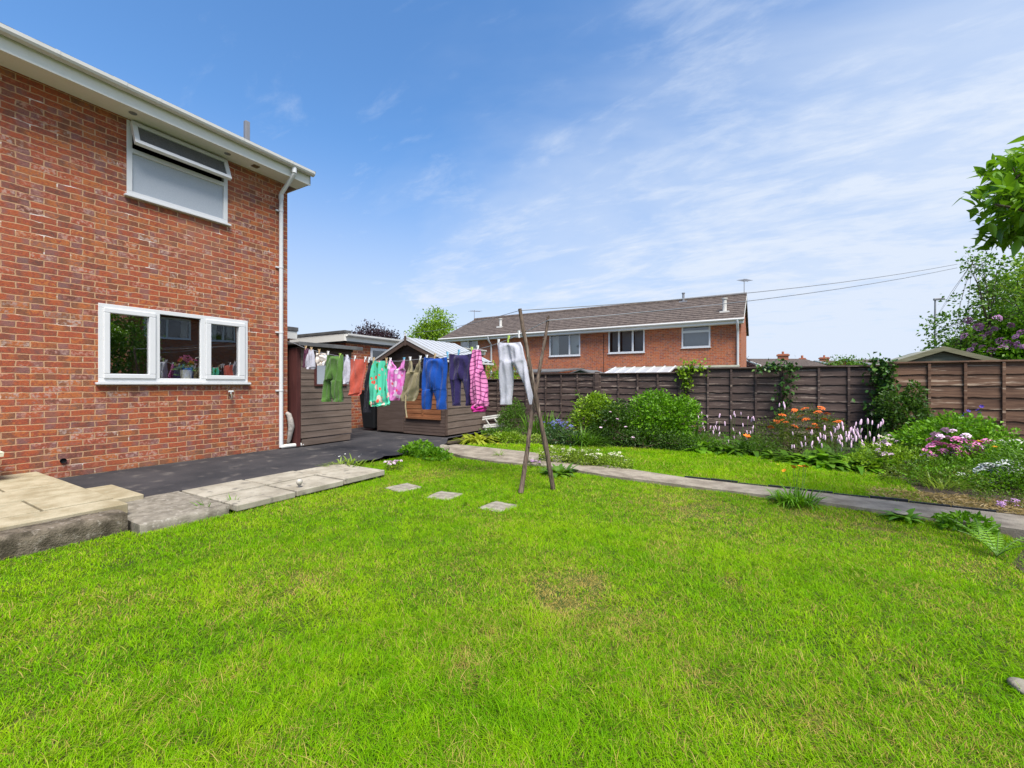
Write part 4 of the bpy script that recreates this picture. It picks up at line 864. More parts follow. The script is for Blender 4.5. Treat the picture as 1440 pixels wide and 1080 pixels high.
def check_mat():
    m, t = newmat('check'); o = coords(t); sx = nd(t, 'SeparateXYZ', {0: o}); wob = math_(t, 'MULTIPLY', noise(t, o, 8.0, 2), 0.05)
    def bars(c, per, w_):
        f = math_(t, 'FRACT', math_(t, 'DIVIDE', math_(t, 'ADD', c, wob), per)); return sstep(t, math_(t, 'ABSOLUTE', math_(t, 'SUBTRACT', f, .5)), w_, w_*.6)
    u = math_(t, 'ADD', sx.outputs[0], math_(t, 'MULTIPLY', sx.outputs[1], -.1)); zz = math_(t, 'ADD', sx.outputs[2], math_(t, 'MULTIPLY', math_(t, 'ABSOLUTE', u), 0.35))
    wide = math_(t, 'MULTIPLY', math_(t, 'ADD', bars(u, .05, .26), bars(zz, .055, .24)), .45)
    col = mix(t, wide, (0.58, 0.20, 0.38), (0.40, 0.075, 0.24)); dark = math_(t, 'MAXIMUM', bars(u, .05, .07), bars(zz, .055, .10))
    col = mix(t, math_(t, 'MULTIPLY', dark, .9), col, (0.04, 0.012, 0.04)); out(t, principled(t, col, .9, noise(t, o, 30, 3), .2, .004, .1)); M['check'] = m
check_mat()
L = liney
garment('knickers', 'small dark maroon garment first on the line by the drainpipe', 'garment', [(L(430), [(428.5, 434)]), (500, [(428, 433.5)]), (517, [(426.5, 432)])], 'c_maroon', .02, 1.2, .006, 1)
garment('lace_top', 'small white lacy top next to the maroon garment', 'top', [(L(437), [(434.5, 441)]), (500, [(433, 442)]), (516, [(430.5, 443)]), (519, [(432, 442)])], 'c_white', .03, 1.5, .010, 2)
garment('patterned_top', 'beige and brown patterned top hanging left of the green trousers', 'top', [(L(452), [(444, 461)]), (503, [(444.5, 460.5)]), (514, [(446.5, 458)])], 'f_beige', .03, 2, .014, 3, swag=.012)
garment('trousers', 'green cropped trousers with drawn waist pegged on the line', 'trousers', [(498.5, [(460.5, 483)]), (506, [(460, 483.5)]), (520, [(457.5, 483)]), (533, [(456.5, 482.5)]), (536, [(456, 464.5), (466, 482.5)]), (548, [(454.5, 464), (468, 481.5)]), (560, [(454.5, 464), (469.5, 481.5)]), (565, [(456, 463.5), (470.5, 481.5)])], 'c_green', .055, 2, .014, 4, swag=.022)
garment('white_blouse', 'narrow white top hanging between green trousers and coral towel', 'top', [(499.5, [(487, 489)]), (508, [(485, 491)]), (522, [(483, 492)]), (536, [(482, 491.5)]), (540, [(484.5, 490.5)])], 'c_white', .03, 1.3, .012, 5)
q = garment('towel', 'plain coral red hand towel folded over the line', 'towel', [(505.2, [(492.5, 515.5)]), (520, [(492, 514)]), (540, [(490.5, 511)]), (553, [(489.8, 509)]), (556.5, [(490.2, 507)])], 'c_coral', .018, 1.1, .014, 6)
garment('black_top', 'black long garment hanging beside the mint floral skirt', 'top', [(506.5, [(516.5, 521)]), (520, [(514.5, 522.5)]), (536, [(511.5, 522)]), (555, [(512, 520)]), (580, [(511.5, 518.5)])], 'c_black', .04, 1.3, .012, 7, dz=-.03)
garment('floral_skirt', 'mint green skirt printed with red and pink flowers', 'skirt', [(507.6, [(524, 545)]), (520, [(522.5, 546)]), (545, [(521, 547)]), (562, [(519.5, 549)]), (566, [(519.3, 550)]), (569.5, [(520.5, 549.5)]), (573, [(521.5, 531)])][:-1]+[(571.5, [(522, 540)])], 'f_mint', .03, 1.8, .016, 8)
garment('floral_camisole', 'pink and lilac printed camisole with two straps on the line', 'top', [(505.5, [(547.2, 549.5), (567, 569.2)]), (512, [(547, 554), (563, 569.2)]), (519, [(546.5, 558), (559.6, 568.8)]), (521, [(546.5, 557.5), (557.5, 568.5)]), (540, [(546, 557), (557, 567.5)]), (556, [(545.8, 556), (556, 564.5)]), (563, [(548, 554.5), (554.5, 560.5)])], 'f_pink', .028, 1.6, .015, 9, swag=.008)
kc = garment('camisole', 'khaki camisole top with a long dangling strap', 'top', [(506.5, [(575, 578.5), (589, 591.8)]), (515, [(573.5, 581.5), (586, 591.8)]), (523, [(572.5, 582.4), (582.8, 591.2)]), (526, [(572, 582), (582, 591)]), (545, [(568, 579.5), (579.5, 588.5)]), (556, [(563.5, 577), (577, 587)]), (564, [(565, 576), (576, 584)])], 'c_khaki', .03, 1.6, .018, 10, swag=.01)
a0, a1, a2 = CL(573.5, 555, .04), CL(572.6, 572, .035), CL(574.3, 587, .03)
q = MB(); q.tube([a0, a1, a2], [.011, .010, .010], 8); OFFk = OFF[kc]; st = q.build('strap', 'c_strap', kc, True)
garment('trousers', 'bright royal blue cropped trousers on the washing line', 'trousers', [(502, [(596.5, 629)]), (510, [(595.5, 629.3)]), (525, [(595, 629)]), (546, [(595.3, 628)]), (549, [(595.5, 608.5), (611, 627.8)]), (562, [(595.2, 606.5), (612.5, 627.7)]), (575.5, [(595, 604.3), (615, 627.3)])], 'c_blue', .055, 2, .014, 11, swag=.02)
garment('leggings', 'dark navy leggings hanging next to royal blue trousers', 'leggings', [(497.2, [(631.5, 664)]), (506, [(631.8, 664)]), (520, [(632.5, 663.8)]), (533, [(633.5, 663.5)]), (536, [(634, 648), (650, 663.5)]), (552, [(635, 648), (655.5, 663)]), (566, [(636.5, 647.6), (657, 661.5)]), (570.5, [(637.5, 647), (657.5, 660.3)])], 'c_navy', .05, 2, .012, 12, swag=.018)
pj = garment('pyjama_bottoms', 'pink and black checked pyjama bottoms with bright pink hem', 'pyjamas', [(492, [(664, 675.5)]), (510, [(664, 677.5)]), (530, [(663.5, 681)]), (550, [(663.5, 684)]), (567, [(664, 686.2)]), (572, [(664.5, 685.5)])], 'check', .07, 1.7, .018, 13)
garment('cuff', None, None, [(569.5, [(664.5, 684)]), (575, [(664.3, 682.5)]), (579, [(665.5, 681)])], 'c_hot', .078, 1.6, .01, 13, parent=pj)
garment('trousers', 'pale grey trousers pegged high up against the poles', 'trousers', [(480.5, [(699, 700)]), (481, [(699.5, 732)]), (488, [(699.8, 735.5)]), (505, [(701.5, 738.5)]), (511, [(702, 721.5), (722, 739.8)]), (522, [(702.5, 721.5), (728, 742.5)]), (540, [(703.5, 720.5), (737, 746)]), (556, [(704.5, 720), (743, 748.5)]), (568.5, [(705, 719.5), (747.5, 749.2)])][1:] , 'c_grey', .055, 2, .012, 14, swag=.012)
for px, k, lb, gp in ((430, 'wood', 'wooden peg holding the dark maroon garment', None), (438, 'wood', 'wooden peg holding the small white lacy top', None), (449, 'wood', 'wooden peg on the beige patterned top', None), (461.5, 'white', 'white peg where the patterned top meets the green trousers', None),
    (478, 'green', 'lime green peg on the right of the green trousers waist', None), (488, 'white', 'white peg holding the narrow white top', None), (499, 'white', 'white peg on the coral towel, the one nearer the white top', None), (513.5, 'white', 'white peg on the coral towel, the one nearer the black garment', None), (519, 'white', 'white peg holding the black garment', None),
    (525.5, 'wood', 'wooden peg on the mint floral skirt beside the black garment', None), (543.5, 'wood', 'wooden peg on the mint floral skirt beside the pink camisole', None), (549, 'white', 'white peg holding the left strap of the pink camisole', None), (568, 'blue', 'pale blue peg holding the right strap of the pink camisole', None),
    (577, 'white', 'white peg on the khaki camisole near the pink camisole', None), (591, 'white', 'white peg on the khaki camisole near the blue trousers', None), (600, 'white', 'white peg on the blue trousers waistband', None), (611.5, 'wood', 'wooden peg on the blue trousers waistband', None), (629.5, 'blue', 'blue peg between the blue trousers and navy leggings', None), (645, 'blue', 'blue peg in the middle of the navy leggings waist', None),
    (664, 'green', 'green peg where the navy leggings meet the checked pyjamas', None), (672, 'white', 'white peg on the pink checked pyjama bottoms', None), (701, 'white', 'white peg on the lower corner of the pale grey trousers', None), (715, 'green', 'green peg in the middle of the pale grey trousers waist', None), (730, 'white', 'white peg on the pale grey trousers close to the pole', None)):
    peg(px, k, lb, gp)

# small folding stool by the shed, garden lights, odd stones
def Pz(px, py, Y): return Vector(at(px, py, Y))
t = thing('folding_stool', 'weathered pale slatted folding stool beside the gabled shed', 'stool', tuple(Pz(692, 606, 10.2)))
for nm, a, b in (('seat_slat', (678, 590), (701, 586.5)), ('seat_slat', (678.5, 587), (700, 584)), ('bottom_rail', (679, 601), (707, 598.5)), ('bottom_rail', (680, 598.5), (706, 596)), ('leg', (682, 589), (689, 600)), ('leg', (694, 588), (702, 599)), ('leg', (682, 600), (683, 606)), ('leg', (704, 598), (705, 606))):
    q = MB(); A, B = Pz(*a, 10.2), Pz(*b, 10.2); d = Vector((0, .12, 0)) if nm != 'leg' else Vector((.0, .03, 0)); w_ = Vector((0, 0, .018)) if nm != 'leg' else Vector((.018, 0, 0)); q.prism([A-w_, B-w_, B+w_, A+w_], d); q.build(nm, 'bench_wood', t, bevel=.003)
b = G(421, 692, -.05); t = thing('solar_light', 'small round garden light on a thin stake at the lawn edge by the slabs', 'garden light', (*b, -.05))
plain('frosted_ball', (.40, .37, .32), .3, .5); q = MB(); Yb = FP*(H+.05)/(692-540); zb = H+(540-677.5)/FP*Yb
q.lathe([(0.0, -.032)]+[(.034*math.cos(a), .034*math.sin(a)) for a in np.linspace(-1.2, 1.2, 9)]+[(0, .033)], (*b, zb), 16); q.build('globe', 'frosted_ball', t, True)
q = MB(); q.lathe([(.008, 0), (.022, .016), (.022, .02), (0, .02)], (*b, zb-.048), 12); q.tube([(*b, -.07), (*b, zb-.035)], .007, 8); q.build('stake', 'grey_metal', t, True)
def stone(px, py, r, label, z=-.03, sq=(1, 1, .7), seed=0, mat='stone_pale', name='stone', cat='stone'):
    c = G(px, py, z); bm = bmesh.new(); bmesh.ops.create_icosphere(bm, subdivisions=3, radius=1); rr = np.random.default_rng(seed); k = rr.normal(size=(6, 3))*1.6; p = rr.uniform(0, 6, 6)
    for v in bm.verts:
        n_ = sum(math.sin(float(k[i].dot(np.array(v.co)))+p[i]) for i in range(6))*.06; v.co = v.co*(1+n_)
        v.co = Vector((c[0]+v.co.x*r*sq[0], c[1]+v.co.y*r*sq[1], z+r*sq[2]*.5+v.co.z*r*sq[2]))
    me = bpy.data.meshes.new(name); bm.to_mesh(me); bm.free(); return tag(rebase(link(name, me, mat, None, True)), label, cat)
stone(625, 633, .085, 'pale round stone at the shed end of the garden path', -.02, (1, 1, .75), 3)
stone(747, 650, .06, 'small pale stone on the path behind the crossed poles', -.02, (1, 1, .8), 4)
stone(1441, 972, .045, 'grey stone at the edge of the lawn under the fern bed', -.05, (1, 1, .5), 5)
stone(1267, 723, .045, 'whitish flat stone lying on the path beside a leafy plant', -.02, (1.3, 1, .4), 6)
# grey sheet slumped over a heap in the bed
c = at(1428, 652, 5.9); q = MB()
def heap(u, v):
    x = (u-.5)*2; y = (v-.5)*2; r = max(abs(x), abs(y)); h = .34*max(0, 1-(x*x*.9+y*y*1.1))**.5 if x*x*.9+y*y*1.1 < 1 else 0
    h += .035*math.sin(x*7+y*3)+.025*math.sin(y*9-x*4)+.12*math.exp(-((x+.15)**2+(y+.1)**2)*9); return (c[0]+x*.62, c[1]+y*.5, -.05+max(0.0, h))
q.grid(heap, 40, 32); rough_mat('grey_sheet', (.30, .285, .26), (.42, .40, .37), 6, .6, .6, .02)
tag(rebase(q.build('dust_sheet', 'grey_sheet', None, True, solid=.006)), 'crumpled grey sheet draped over a heap in front of the warm brown fence', 'sheet')
# ---------------------------------------------------------------- foliage generators
leaf_mat('leaf_bright', (0.055, 0.15, 0.005), (0.155, 0.34, 0.012), (0.26, 0.45, 0.03))
leaf_mat('leaf_yellow', (0.085, 0.18, 0.006), (0.23, 0.37, 0.016), (0.38, 0.46, 0.045))
leaf_mat('leaf_mid', (0.038, 0.10, 0.006), (0.105, 0.22, 0.014), (0.17, 0.30, 0.03))
leaf_mat('leaf_dark', (0.020, 0.055, 0.006), (0.06, 0.13, 0.014), (0.10, 0.18, 0.025))
leaf_mat('leaf_olive', (0.045, 0.085, 0.008), (0.125, 0.185, 0.018), (0.20, 0.17, 0.03))
leaf_mat('leaf_blue', (0.03, 0.065, 0.022), (0.08, 0.15, 0.05), (0.12, 0.20, 0.07))
leaf_mat('leaf_purple', (0.016, 0.008, 0.012), (0.05, 0.022, 0.030), (0.085, 0.04, 0.05))
leaf_mat('leaf_lime', (0.10, 0.18, 0.015), (0.26, 0.36, 0.04), (0.42, 0.46, 0.12))
leaf_mat('leaf_hosta', (0.16, 0.22, 0.012), (0.38, 0.42, 0.035), (0.50, 0.46, 0.06))
leaf_mat('leaf_laurel', (0.06, 0.15, 0.006), (0.165, 0.32, 0.016), (0.28, 0.43, 0.04), 0.34, 0.36, 2.5, 0.4)
leaf_mat('leaf_ivy', (0.015, 0.05, 0.008), (0.05, 0.12, 0.018), (0.16, 0.25, 0.05), 0.15, 0.35)
leaf_mat('straw', (0.22, 0.15, 0.05), (0.40, 0.29, 0.12), (0.45, 0.36, 0.18))
plain('bark', (0.09, 0.07, 0.05), 0.9, 0.1, var=.3, bs=.4); plain('stem_green', (0.07, 0.13, 0.02), 0.6); plain('stem_brown', (0.09, 0.06, 0.035), 0.8)
for n_, c_ in (('p_pinkpale', (.72, .50, .64)), ('p_pink', (.66, .20, .42)), ('p_white', (.74, .75, .72)), ('p_orange', (.72, .17, .015)), ('p_amber', (.78, .32, .02)), ('p_blue', (.16, .17, .46)), ('p_violet', (.10, .06, .32)), ('p_lilac', (.32, .15, .30)), ('p_mauve', (.46, .26, .48)), ('p_yellow', (.75, .60, .04)), ('p_cream', (.62, .60, .42)), ('p_magenta', (.5, .05, .32)), ('p_rust', (.62, .13, .02)), ('p_red', (.65, .08, .10))):
    plain(n_, c_, .65, .2, var=.14, sc=40)

def leaves(P, D, size, wr=0.5, fold=0.15, droop=0.15, seed=1):
    rg = np.random.default_rng(seed); n = len(P); t = unit(D); s = unit(np.cross(t, rg.normal(size=(n, 3)))); nn = np.cross(s, t)
    L = np.asarray(size).reshape(-1, 1)*np.ones((n, 1))
    a = P; tip = P+t*L-np.array([0, 0, 1.0])*L*droop; m = P+t*L*.45
    V = np.stack([a, m+s*L*wr/2+nn*L*fold, tip, m-s*L*wr/2+nn*L*fold], 1).reshape(-1, 3)
    i = np.arange(n)[:, None]*4
    return V, np.concatenate([i+np.array([0, 1, 2]), i+np.array([0, 2, 3])], 1).reshape(-1, 3)
def bigleaves(P, D, size, wr=0.4, droop=0.35, seed=1, cup=.12):
    rg = np.random.default_rng(seed); n = len(P); t = unit(D); s = unit(np.cross(t, np.array([0, 0, 1.0])+rg.normal(size=(n, 3))*.35)); nn = unit(np.cross(s, t))
    L = np.asarray(size).reshape(-1, 1)*np.ones((n, 1)); W = np.array([.03, .62, 1, .8, .42, .0])*.5; rows = []
    for k, w_ in enumerate(W):
        x = k/5; c = P+t*L*x-np.array([0, 0, 1.0])*L*droop*x*x
        rows += [c+s*L*wr*w_+nn*L*cup*w_*1.2, c, c-s*L*wr*w_+nn*L*cup*w_*1.2]
    V = np.stack(rows, 1).reshape(-1, 3); i = np.arange(n)[:, None]*18; F = []
    for k in range(5):
        b = k*3; F += [i+np.array([b, b+1, b+4, b+3]), i+np.array([b+1, b+2, b+5, b+4])]
    return V, np.stack(F, 1).reshape(-1, 4)
def lobe_points(lobes, n, rg, inner=.45):
    lb = np.array(lobes, float); a = (lb[:, 3]*lb[:, 4]+lb[:, 4]*lb[:, 5]+lb[:, 3]*lb[:, 5]); k = rg.choice(len(lb), n, p=a/a.sum())
    d = unit(rg.normal(size=(n, 3))); r = inner+(1-inner)*rg.random((n, 1))**.6; r *= 1+.10*np.sin(d[:, :1]*7+k[:, None])+.10*np.sin(d[:, 1:2]*9+2*k[:, None])
    return lb[k, :3]+d*r*lb[k, 3:6], d
def strips(base, az, L, w, arch, up, seg=4, seed=0, tipw=.08, lift=0.0):
    """arching blades: base (n,3), azimuth, length, width, arch amount, initial steepness"""
    n = len(az); V = []; h = np.stack([np.cos(az), np.sin(az), 0*az], 1); s = np.stack([-np.sin(az), np.cos(az), 0*az], 1)
    for k in range(seg+1):
        x = k/seg; th = up-arch*x*.5; c = base+(h*np.cos(th)[:, None]+np.array([0, 0, 1.0])*np.sin(th)[:, None])*(L*x)[:, None]-np.array([0, 0, 1.0])*(L*arch*.25*x*x)[:, None]
        ww = (w*(np.sin(math.pi*min(.97, .16+.8*x))*(1-tipw)+tipw)*.5)[:, None]
        V += [c+s*ww, c-s*ww]
    V = np.stack(V, 1).reshape(-1, 3); i = np.arange(n)[:, None]*(2*(seg+1)); F = np.stack([i+np.array([2*k, 2*k+1, 2*k+3, 2*k+2]) for k in range(seg)], 1).reshape(-1, 4)
    return V, F
SEED = [100]
def sd(): SEED[0] += 1; return SEED[0]
Z0P = -.055
def shrub(name, label, cat, base, lobes, n, size, mat, wr=.5, big=False, droop=.15, stems=5, inner=.45, up=.3, z0=Z0P, stem_mat='stem_brown', group=None, leafn='foliage'):
    """lobes are relative to the base"""
    rg = np.random.default_rng(sd()); t = thing(name, label, cat, (base[0], base[1], z0), group); B = np.array([base[0], base[1], z0])
    P, d = lobe_points(lobes, n, rg, inner); P = P+B; keep = P[:, 2] > z0+.005; P, d = P[keep], d[keep]
    D = unit(d*.75+np.array([0, 0, up])+rg.normal(size=P.shape)*.5); s = size*rg.uniform(.55, 1.25, len(P))
    V, F = (bigleaves if big else leaves)(P, D, s, wr, droop=droop, seed=sd()); npmesh(leafn, V, F, mat, t, big)
    for k in range(stems):
        l = lobes[k % len(lobes)]; e = B+np.array(l[:3])+rg.normal(size=3)*np.array(l[3:6])*.25; a = B+np.array([rg.normal()*.05, rg.normal()*.05, 0]); mth = (a+e)/2+np.array([rg.normal()*.03, rg.normal()*.03, .05])
        q = MB(); q.tube([tuple(a), tuple(mth), tuple(e)], [.012, .009, .005], 5); q.build('stem', stem_mat, t, True)
    return t
def clump(name, label, cat, base, n, L, w, spread, mat, up=(.9, 1.5), arch=(.4, 1.4), z0=Z0P, seg=4, part='leaves', group=None, t=None, elong=None):
    rg = np.random.default_rng(sd()); t = t or thing(name, label, cat, (base[0], base[1], z0), group)
    az = rg.uniform(0, 2*math.pi, n); r = spread*np.sqrt(rg.random(n))*.8; b = np.stack([base[0]+r*np.cos(az+rg.normal(size=n)*.6), base[1]+r*np.sin(az+rg.normal(size=n)*.6), np.full(n, z0)], 1)
    if elong is not None: b[:, :2] += np.outer(rg.uniform(-1, 1, n), np.array(elong))
    V, F = strips(b, az, L*rg.uniform(.6, 1.15, n), w*rg.uniform(.7, 1.2, n), rg.uniform(*arch, n), rg.uniform(*up, n), seg); npmesh(part, V, F, mat, t, True); return t
# flower heads, one mesh each kind, copied as parts
def fl_spike():
    q = MB(); n = 9; q.lathe([(0, 0)]+[(.011*(.65+.5*math.sin(math.pi*(k+.6)/n))*(1 if k % 2 else .72), .075*(k+.5)/n) for k in range(n)]+[(0, .078)], n=7); return q
def fl_cup(r=.035, petals=6, open_=.55):
    q = MB()
    for k in range(petals):
        a = 2*math.pi*k/petals; c, s = math.cos(a), math.sin(a)
        def pt(u, v): x = u*r; y = v*r*.55*math.sin(math.pi*min(.92, u*.8+.1)); z = r*(1-open_)*u*u*1.2; return (c*x-s*y, s*x+c*y, z)
        vs = [pt(.05, 0), pt(.5, 1), pt(1, .35), pt(1, -.35), pt(.5, -1)]; q.add(vs, [(0, 1, 2), (0, 2, 3), (0, 3, 4)])
    q.lathe([(0, r*.05), (r*.16, r*.1), (r*.12, r*.3), (0, r*.33)], n=6); return q
def fl_umbel(r=.06, n=26, seed=1, flat=.25, dot=.011):
    rr = random.Random(seed); q = MB()
    for k in range(n):
        a = rr.uniform(0, 6.28); x = r*math.sqrt(rr.random()); z = flat*r*(1-(x/r)**2)+rr.uniform(-.004, .004); c = Vector((x*math.cos(a), x*math.sin(a), z)); m_ = 5; tl = Vector((rr.uniform(-.4, .4), rr.uniform(-.4, .4), 1)).normalized(); e1 = tl.orthogonal().normalized(); e2 = tl.cross(e1)
        q.add([c+tl*.004]+[c+(e1*math.cos(6.283*i/m_)+e2*math.sin(6.283*i/m_))*dot*rr.uniform(.8, 1.2) for i in range(m_)], [(0, i+1, (i+1) % m_+1) for i in range(m_)])
        q.add([c-tl*.012, c+e1*.0018, c-e1*.0018], [(0, 1, 2)])
    return q
def as_data(q, name, mat):
    o = q.build(name, mat, None, True); d = o.data; bpy.data.objects.remove(o); return d
FL = {'spike': as_data(fl_spike(), 'flower_spike', 'p_pinkpale'), 'poppy': as_data(fl_cup(.040, 6, .6), 'flower', 'p_orange'), 'amber': as_data(fl_cup(.034, 7, .7), 'flower', 'p_amber'), 'white': as_data(fl_umbel(.075, 80, 1, .55, .013), 'flower_head', 'p_white'), 'rust': as_data(fl_umbel(.055, 44, 2, .35, .011), 'flower_head', 'p_rust'),
      'pink': as_data(fl_umbel(.055, 36, 3, .7, .014), 'flower', 'p_pink'), 'pinkpale': as_data(fl_umbel(.05, 32, 4, .7, .014), 'flower', 'p_pinkpale'), 'blue': as_data(fl_umbel(.035, 14, 5, .8, .010), 'flower', 'p_blue'), 'violet': as_data(fl_cup(.026, 6, .3), 'flower', 'p_violet'), 'lilac': as_data(fl_umbel(.10, 70, 6, 1.0, .018), 'flower_panicle', 'p_lilac'),
      'daisy': as_data(fl_cup(.016, 8, .9), 'flower', 'p_white'), 'yellow': as_data(fl_cup(.024, 6, .8), 'flower', 'p_yellow'), 'mauve': as_data(fl_umbel(.05, 34, 8, .4, .009), 'flower', 'p_mauve'), 'magenta': as_data(fl_cup(.028, 7, .8), 'flower', 'p_magenta'), 'cream': as_data(fl_umbel(.045, 22, 9, .6, .009), 'flower', 'p_cream'), 'rose': as_data(fl_cup(.035, 9, .5), 'flower', 'p_pinkpale'), 'red': as_data(fl_cup(.03, 7, .7), 'flower', 'p_red'), 'pinkbig': as_data(fl_umbel(.04, 18, 10, .8, .013), 'flower', 'p_pinkpale')}
def flower(t, kind, pos, scale=1.0, name=None, tilt=.35, stalk=None, smat='stem_green'):
    d = FL[kind]; o = bpy.data.objects.new(name or d.name.split('.')[0], d); COL.objects.link(o); o.parent = t; off = OFF[t]
    o.location = Vector(pos)-off; o.rotation_euler = (random.uniform(-tilt, tilt), random.uniform(-tilt, tilt), random.uniform(0, 6.28)); o.scale = (scale,)*3
    return o
def stalks(t, pts, mat='stem_green', r=.003, base=None):
    q = MB()
    for p in pts:
        b = base if base is not None else (p[0]+random.uniform(-.08, .08), p[1]+random.uniform(-.08, .08)); m_ = ((p[0]+b[0])/2+random.uniform(-.02, .02), (p[1]+b[1])/2+random.uniform(-.02, .02), (p[2]+Z0P)/2); q.tube([(b[0], b[1], Z0P), m_, p], r, 4, False)
    return q.build('stalks', mat, t)
def bed(px, py): return G(px, py, Z0P)
def ell(*a): return a
# ---------------------------------------------------------------- the flower bed, left to right
def bx_(px, C): return ony(px, 560, C)[0]
def hz(py, px, C): return ony(px, py, C)[2]-Z0P       # height above the bed of a pixel at depth row C
x = bx_(722, 8.75); shrub('bush', 'dark green bush between the folding stool and the crossed poles', 'bush', (x, 8.75), [ell(0, 0, .36, .36, .32, .36), ell(.05, 0, .62, .22, .2, .22), ell(-.2, 0, .3, .2, .2, .25)], 3800, .05, 'leaf_mid', .3)
x = bx_(695, 8.1); shrub('ground_plant', 'low green ground plant beneath the folding stool', 'plant', (x, 8.3), [ell(0, 0, .06, .5, .25, .14), ell(.5, .1, .06, .4, .25, .13)], 1800, .05, 'leaf_mid', .5, stems=0)
c = G(672, 622, -.05); t = clump('hosta', 'yellow broad leaved hosta at the corner of the gabled shed', 'plant', c, 130, .42, .08, .25, 'leaf_hosta', (.35, 1.25), (.6, 1.9), -.05)
c2 = (c[0]+.5, c[1]+.35); shrub('ground_plant', 'low yellow green leafy plant right of the hosta', 'plant', (c2[0], c2[1]), [ell(0, 0, .06, .32, .25, .14)], 700, .06, 'leaf_yellow', .6, stems=0)
c = G(735, 622, -.05); shrub('ladys_mantle', 'pale frothy plant spilling towards the path left of the poles', 'plant', c, [ell(-.3, 0, .07, .4, .28, .13), ell(.25, .05, .06, .35, .25, .11)], 2200, .038, 'leaf_lime', .8, stems=0)
c = G(702, 640, -.02); t = clump('path_weed', 'thin yellow flowered weed growing at the grass edge of the path', 'weed', c, 14, .2, .014, .05, 'leaf_yellow', z0=-.05)
for k in range(5): flower(t, 'yellow', (c[0]+random.uniform(-.05, .05), c[1]+random.uniform(-.05, .05), .14+random.uniform(-.03, .04)), .7)
x = bx_(790, 7.75); t = shrub('geranium', 'grey green mound with small blue flowers right of the poles', 'plant', (x, 7.75), [ell(-.12, 0, .16, .26, .24, .24), ell(.17, 0, .14, .25, .22, .2)], 2000, .045, 'leaf_blue', .7, stems=2)
for k in range(34): a = random.uniform(0, 6.28); r = random.uniform(0, .38); flower(t, 'blue', (x+r*math.cos(a), 7.72+.7*r*math.sin(a), Z0P+.46-.5*r*r+random.uniform(-.10, .05)), .8)
x = bx_(765, 8.55); clump('iris', 'tall upright sword leaves behind the blue flowered mound', 'plant', (x, 8.55), 90, .62, .035, .2, 'leaf_mid', (1.15, 1.5), (.1, .5), elong=(.3, .05))
x = bx_(822, 7.9); clump('day_lily', 'fountain of narrow grassy leaves in front of the yellow green bush', 'plant', (x, 7.85), 170, .55, .022, .18, 'leaf_mid', (.8, 1.45), (.4, 1.4), elong=(.22, .05))
x = bx_(838, 8.7); shrub('spotted_laurel', 'rounded yellow green bush, leftmost of the big bushes by the fence', 'bush', (x, 8.65), [ell(0, 0, .62, .46, .36, .36), ell(-.12, 0, .35, .42, .32, .36), ell(.2, .05, .5, .36, .3, .4), ell(.05, 0, .8, .28, .25, .2)], 3400, .085, 'leaf_yellow', .45)
x = bx_(862, 8.3); t = shrub('rose_bush', 'loose darker rose bush with a few pale blooms between two brighter bushes', 'bush', (x, 8.35), [ell(0, 0, .35, .5, .28, .38), ell(.1, .0, .65, .34, .25, .25), ell(-.3, -.05, .2, .3, .25, .2)], 3200, .05, 'leaf_dark', .6)
for px, py in ((851, 592), (868, 590), (845, 602), (880, 601), (858, 580), (890, 616)): p = ony(px, py, 8.03); flower(t, 'rose', p, .9)
x = bx_(926, 8.5); shrub('weigela', 'big bright green bush, tallest in the bed before the fence', 'bush', (x, 8.6), [ell(-.05, 0, .62, .58, .42, .42), ell(.35, .0, .55, .38, .36, .38), ell(-.4, 0, .42, .34, .32, .40), ell(.0, -.1, .32, .62, .34, .34), ell(-.1, .05, .88, .30, .28, .2), ell(.48, .05, .75, .24, .24, .2)], 7200, .072, 'leaf_bright', .5)
x = bx_(905, 8.15); shrub('fuchsia', 'low dark leafy growth in front of the tallest bright bush', 'plant', (x, 8.16), [ell(-.5, 0, .16, .42, .16, .22), ell(.1, 0, .18, .5, .15, .24), ell(.55, 0, .14, .35, .15, .2)], 2600, .05, 'leaf_dark', .45, stems=3)
# amber flowers behind, pale spikes
x = bx_(975, 8.75); t = clump('alstroemeria', 'amber and orange flowers on leafy stems right of the tallest bush', 'plant', (x, 8.75), 90, .5, .03, .2, 'leaf_mid', (1.0, 1.5), (.3, 1.0))
pts = [ony(px, py, 8.7) for px, py in ((966, 599), (972, 604), (978, 600), (984, 607), (970, 611), (981, 613), (990, 604), (964, 618), (986, 618), (975, 594))]
stalks(t, pts)
for i, p in enumerate(pts): flower(t, 'amber' if i % 2 else 'poppy', p, .75)
def bistort(label, regs, clumps, ns, seed):
    rr = random.Random(seed); x0, y0_ = clumps[0][0], clumps[0][1]; t = thing('bistort', label, 'plant', (x0, y0_, Z0P)); rg = np.random.default_rng(seed)
    for i, (x, y, n, L, sp) in enumerate(clumps): clump(None, None, None, (x, y), n, L, L*.30, sp, 'leaf_mid' if i % 3 else 'leaf_bright', (.5, 1.3), (.6, 1.6), part='leaves', t=t)
    pts = []
    for (pa, pb, ya, yb, Ca, Cb, n) in regs:
        for k in range(n): px = rr.uniform(pa, pb); C = rr.uniform(Ca, Cb); pts.append(ony(px, rr.uniform(ya, yb), C))
    pts = pts[:100]; stalks(t, pts, r=.0028)
    for p in pts: flower(t, 'spike', (p[0], p[1], p[2]-.01), rr.uniform(.75, 1.25), tilt=.25)
    return t
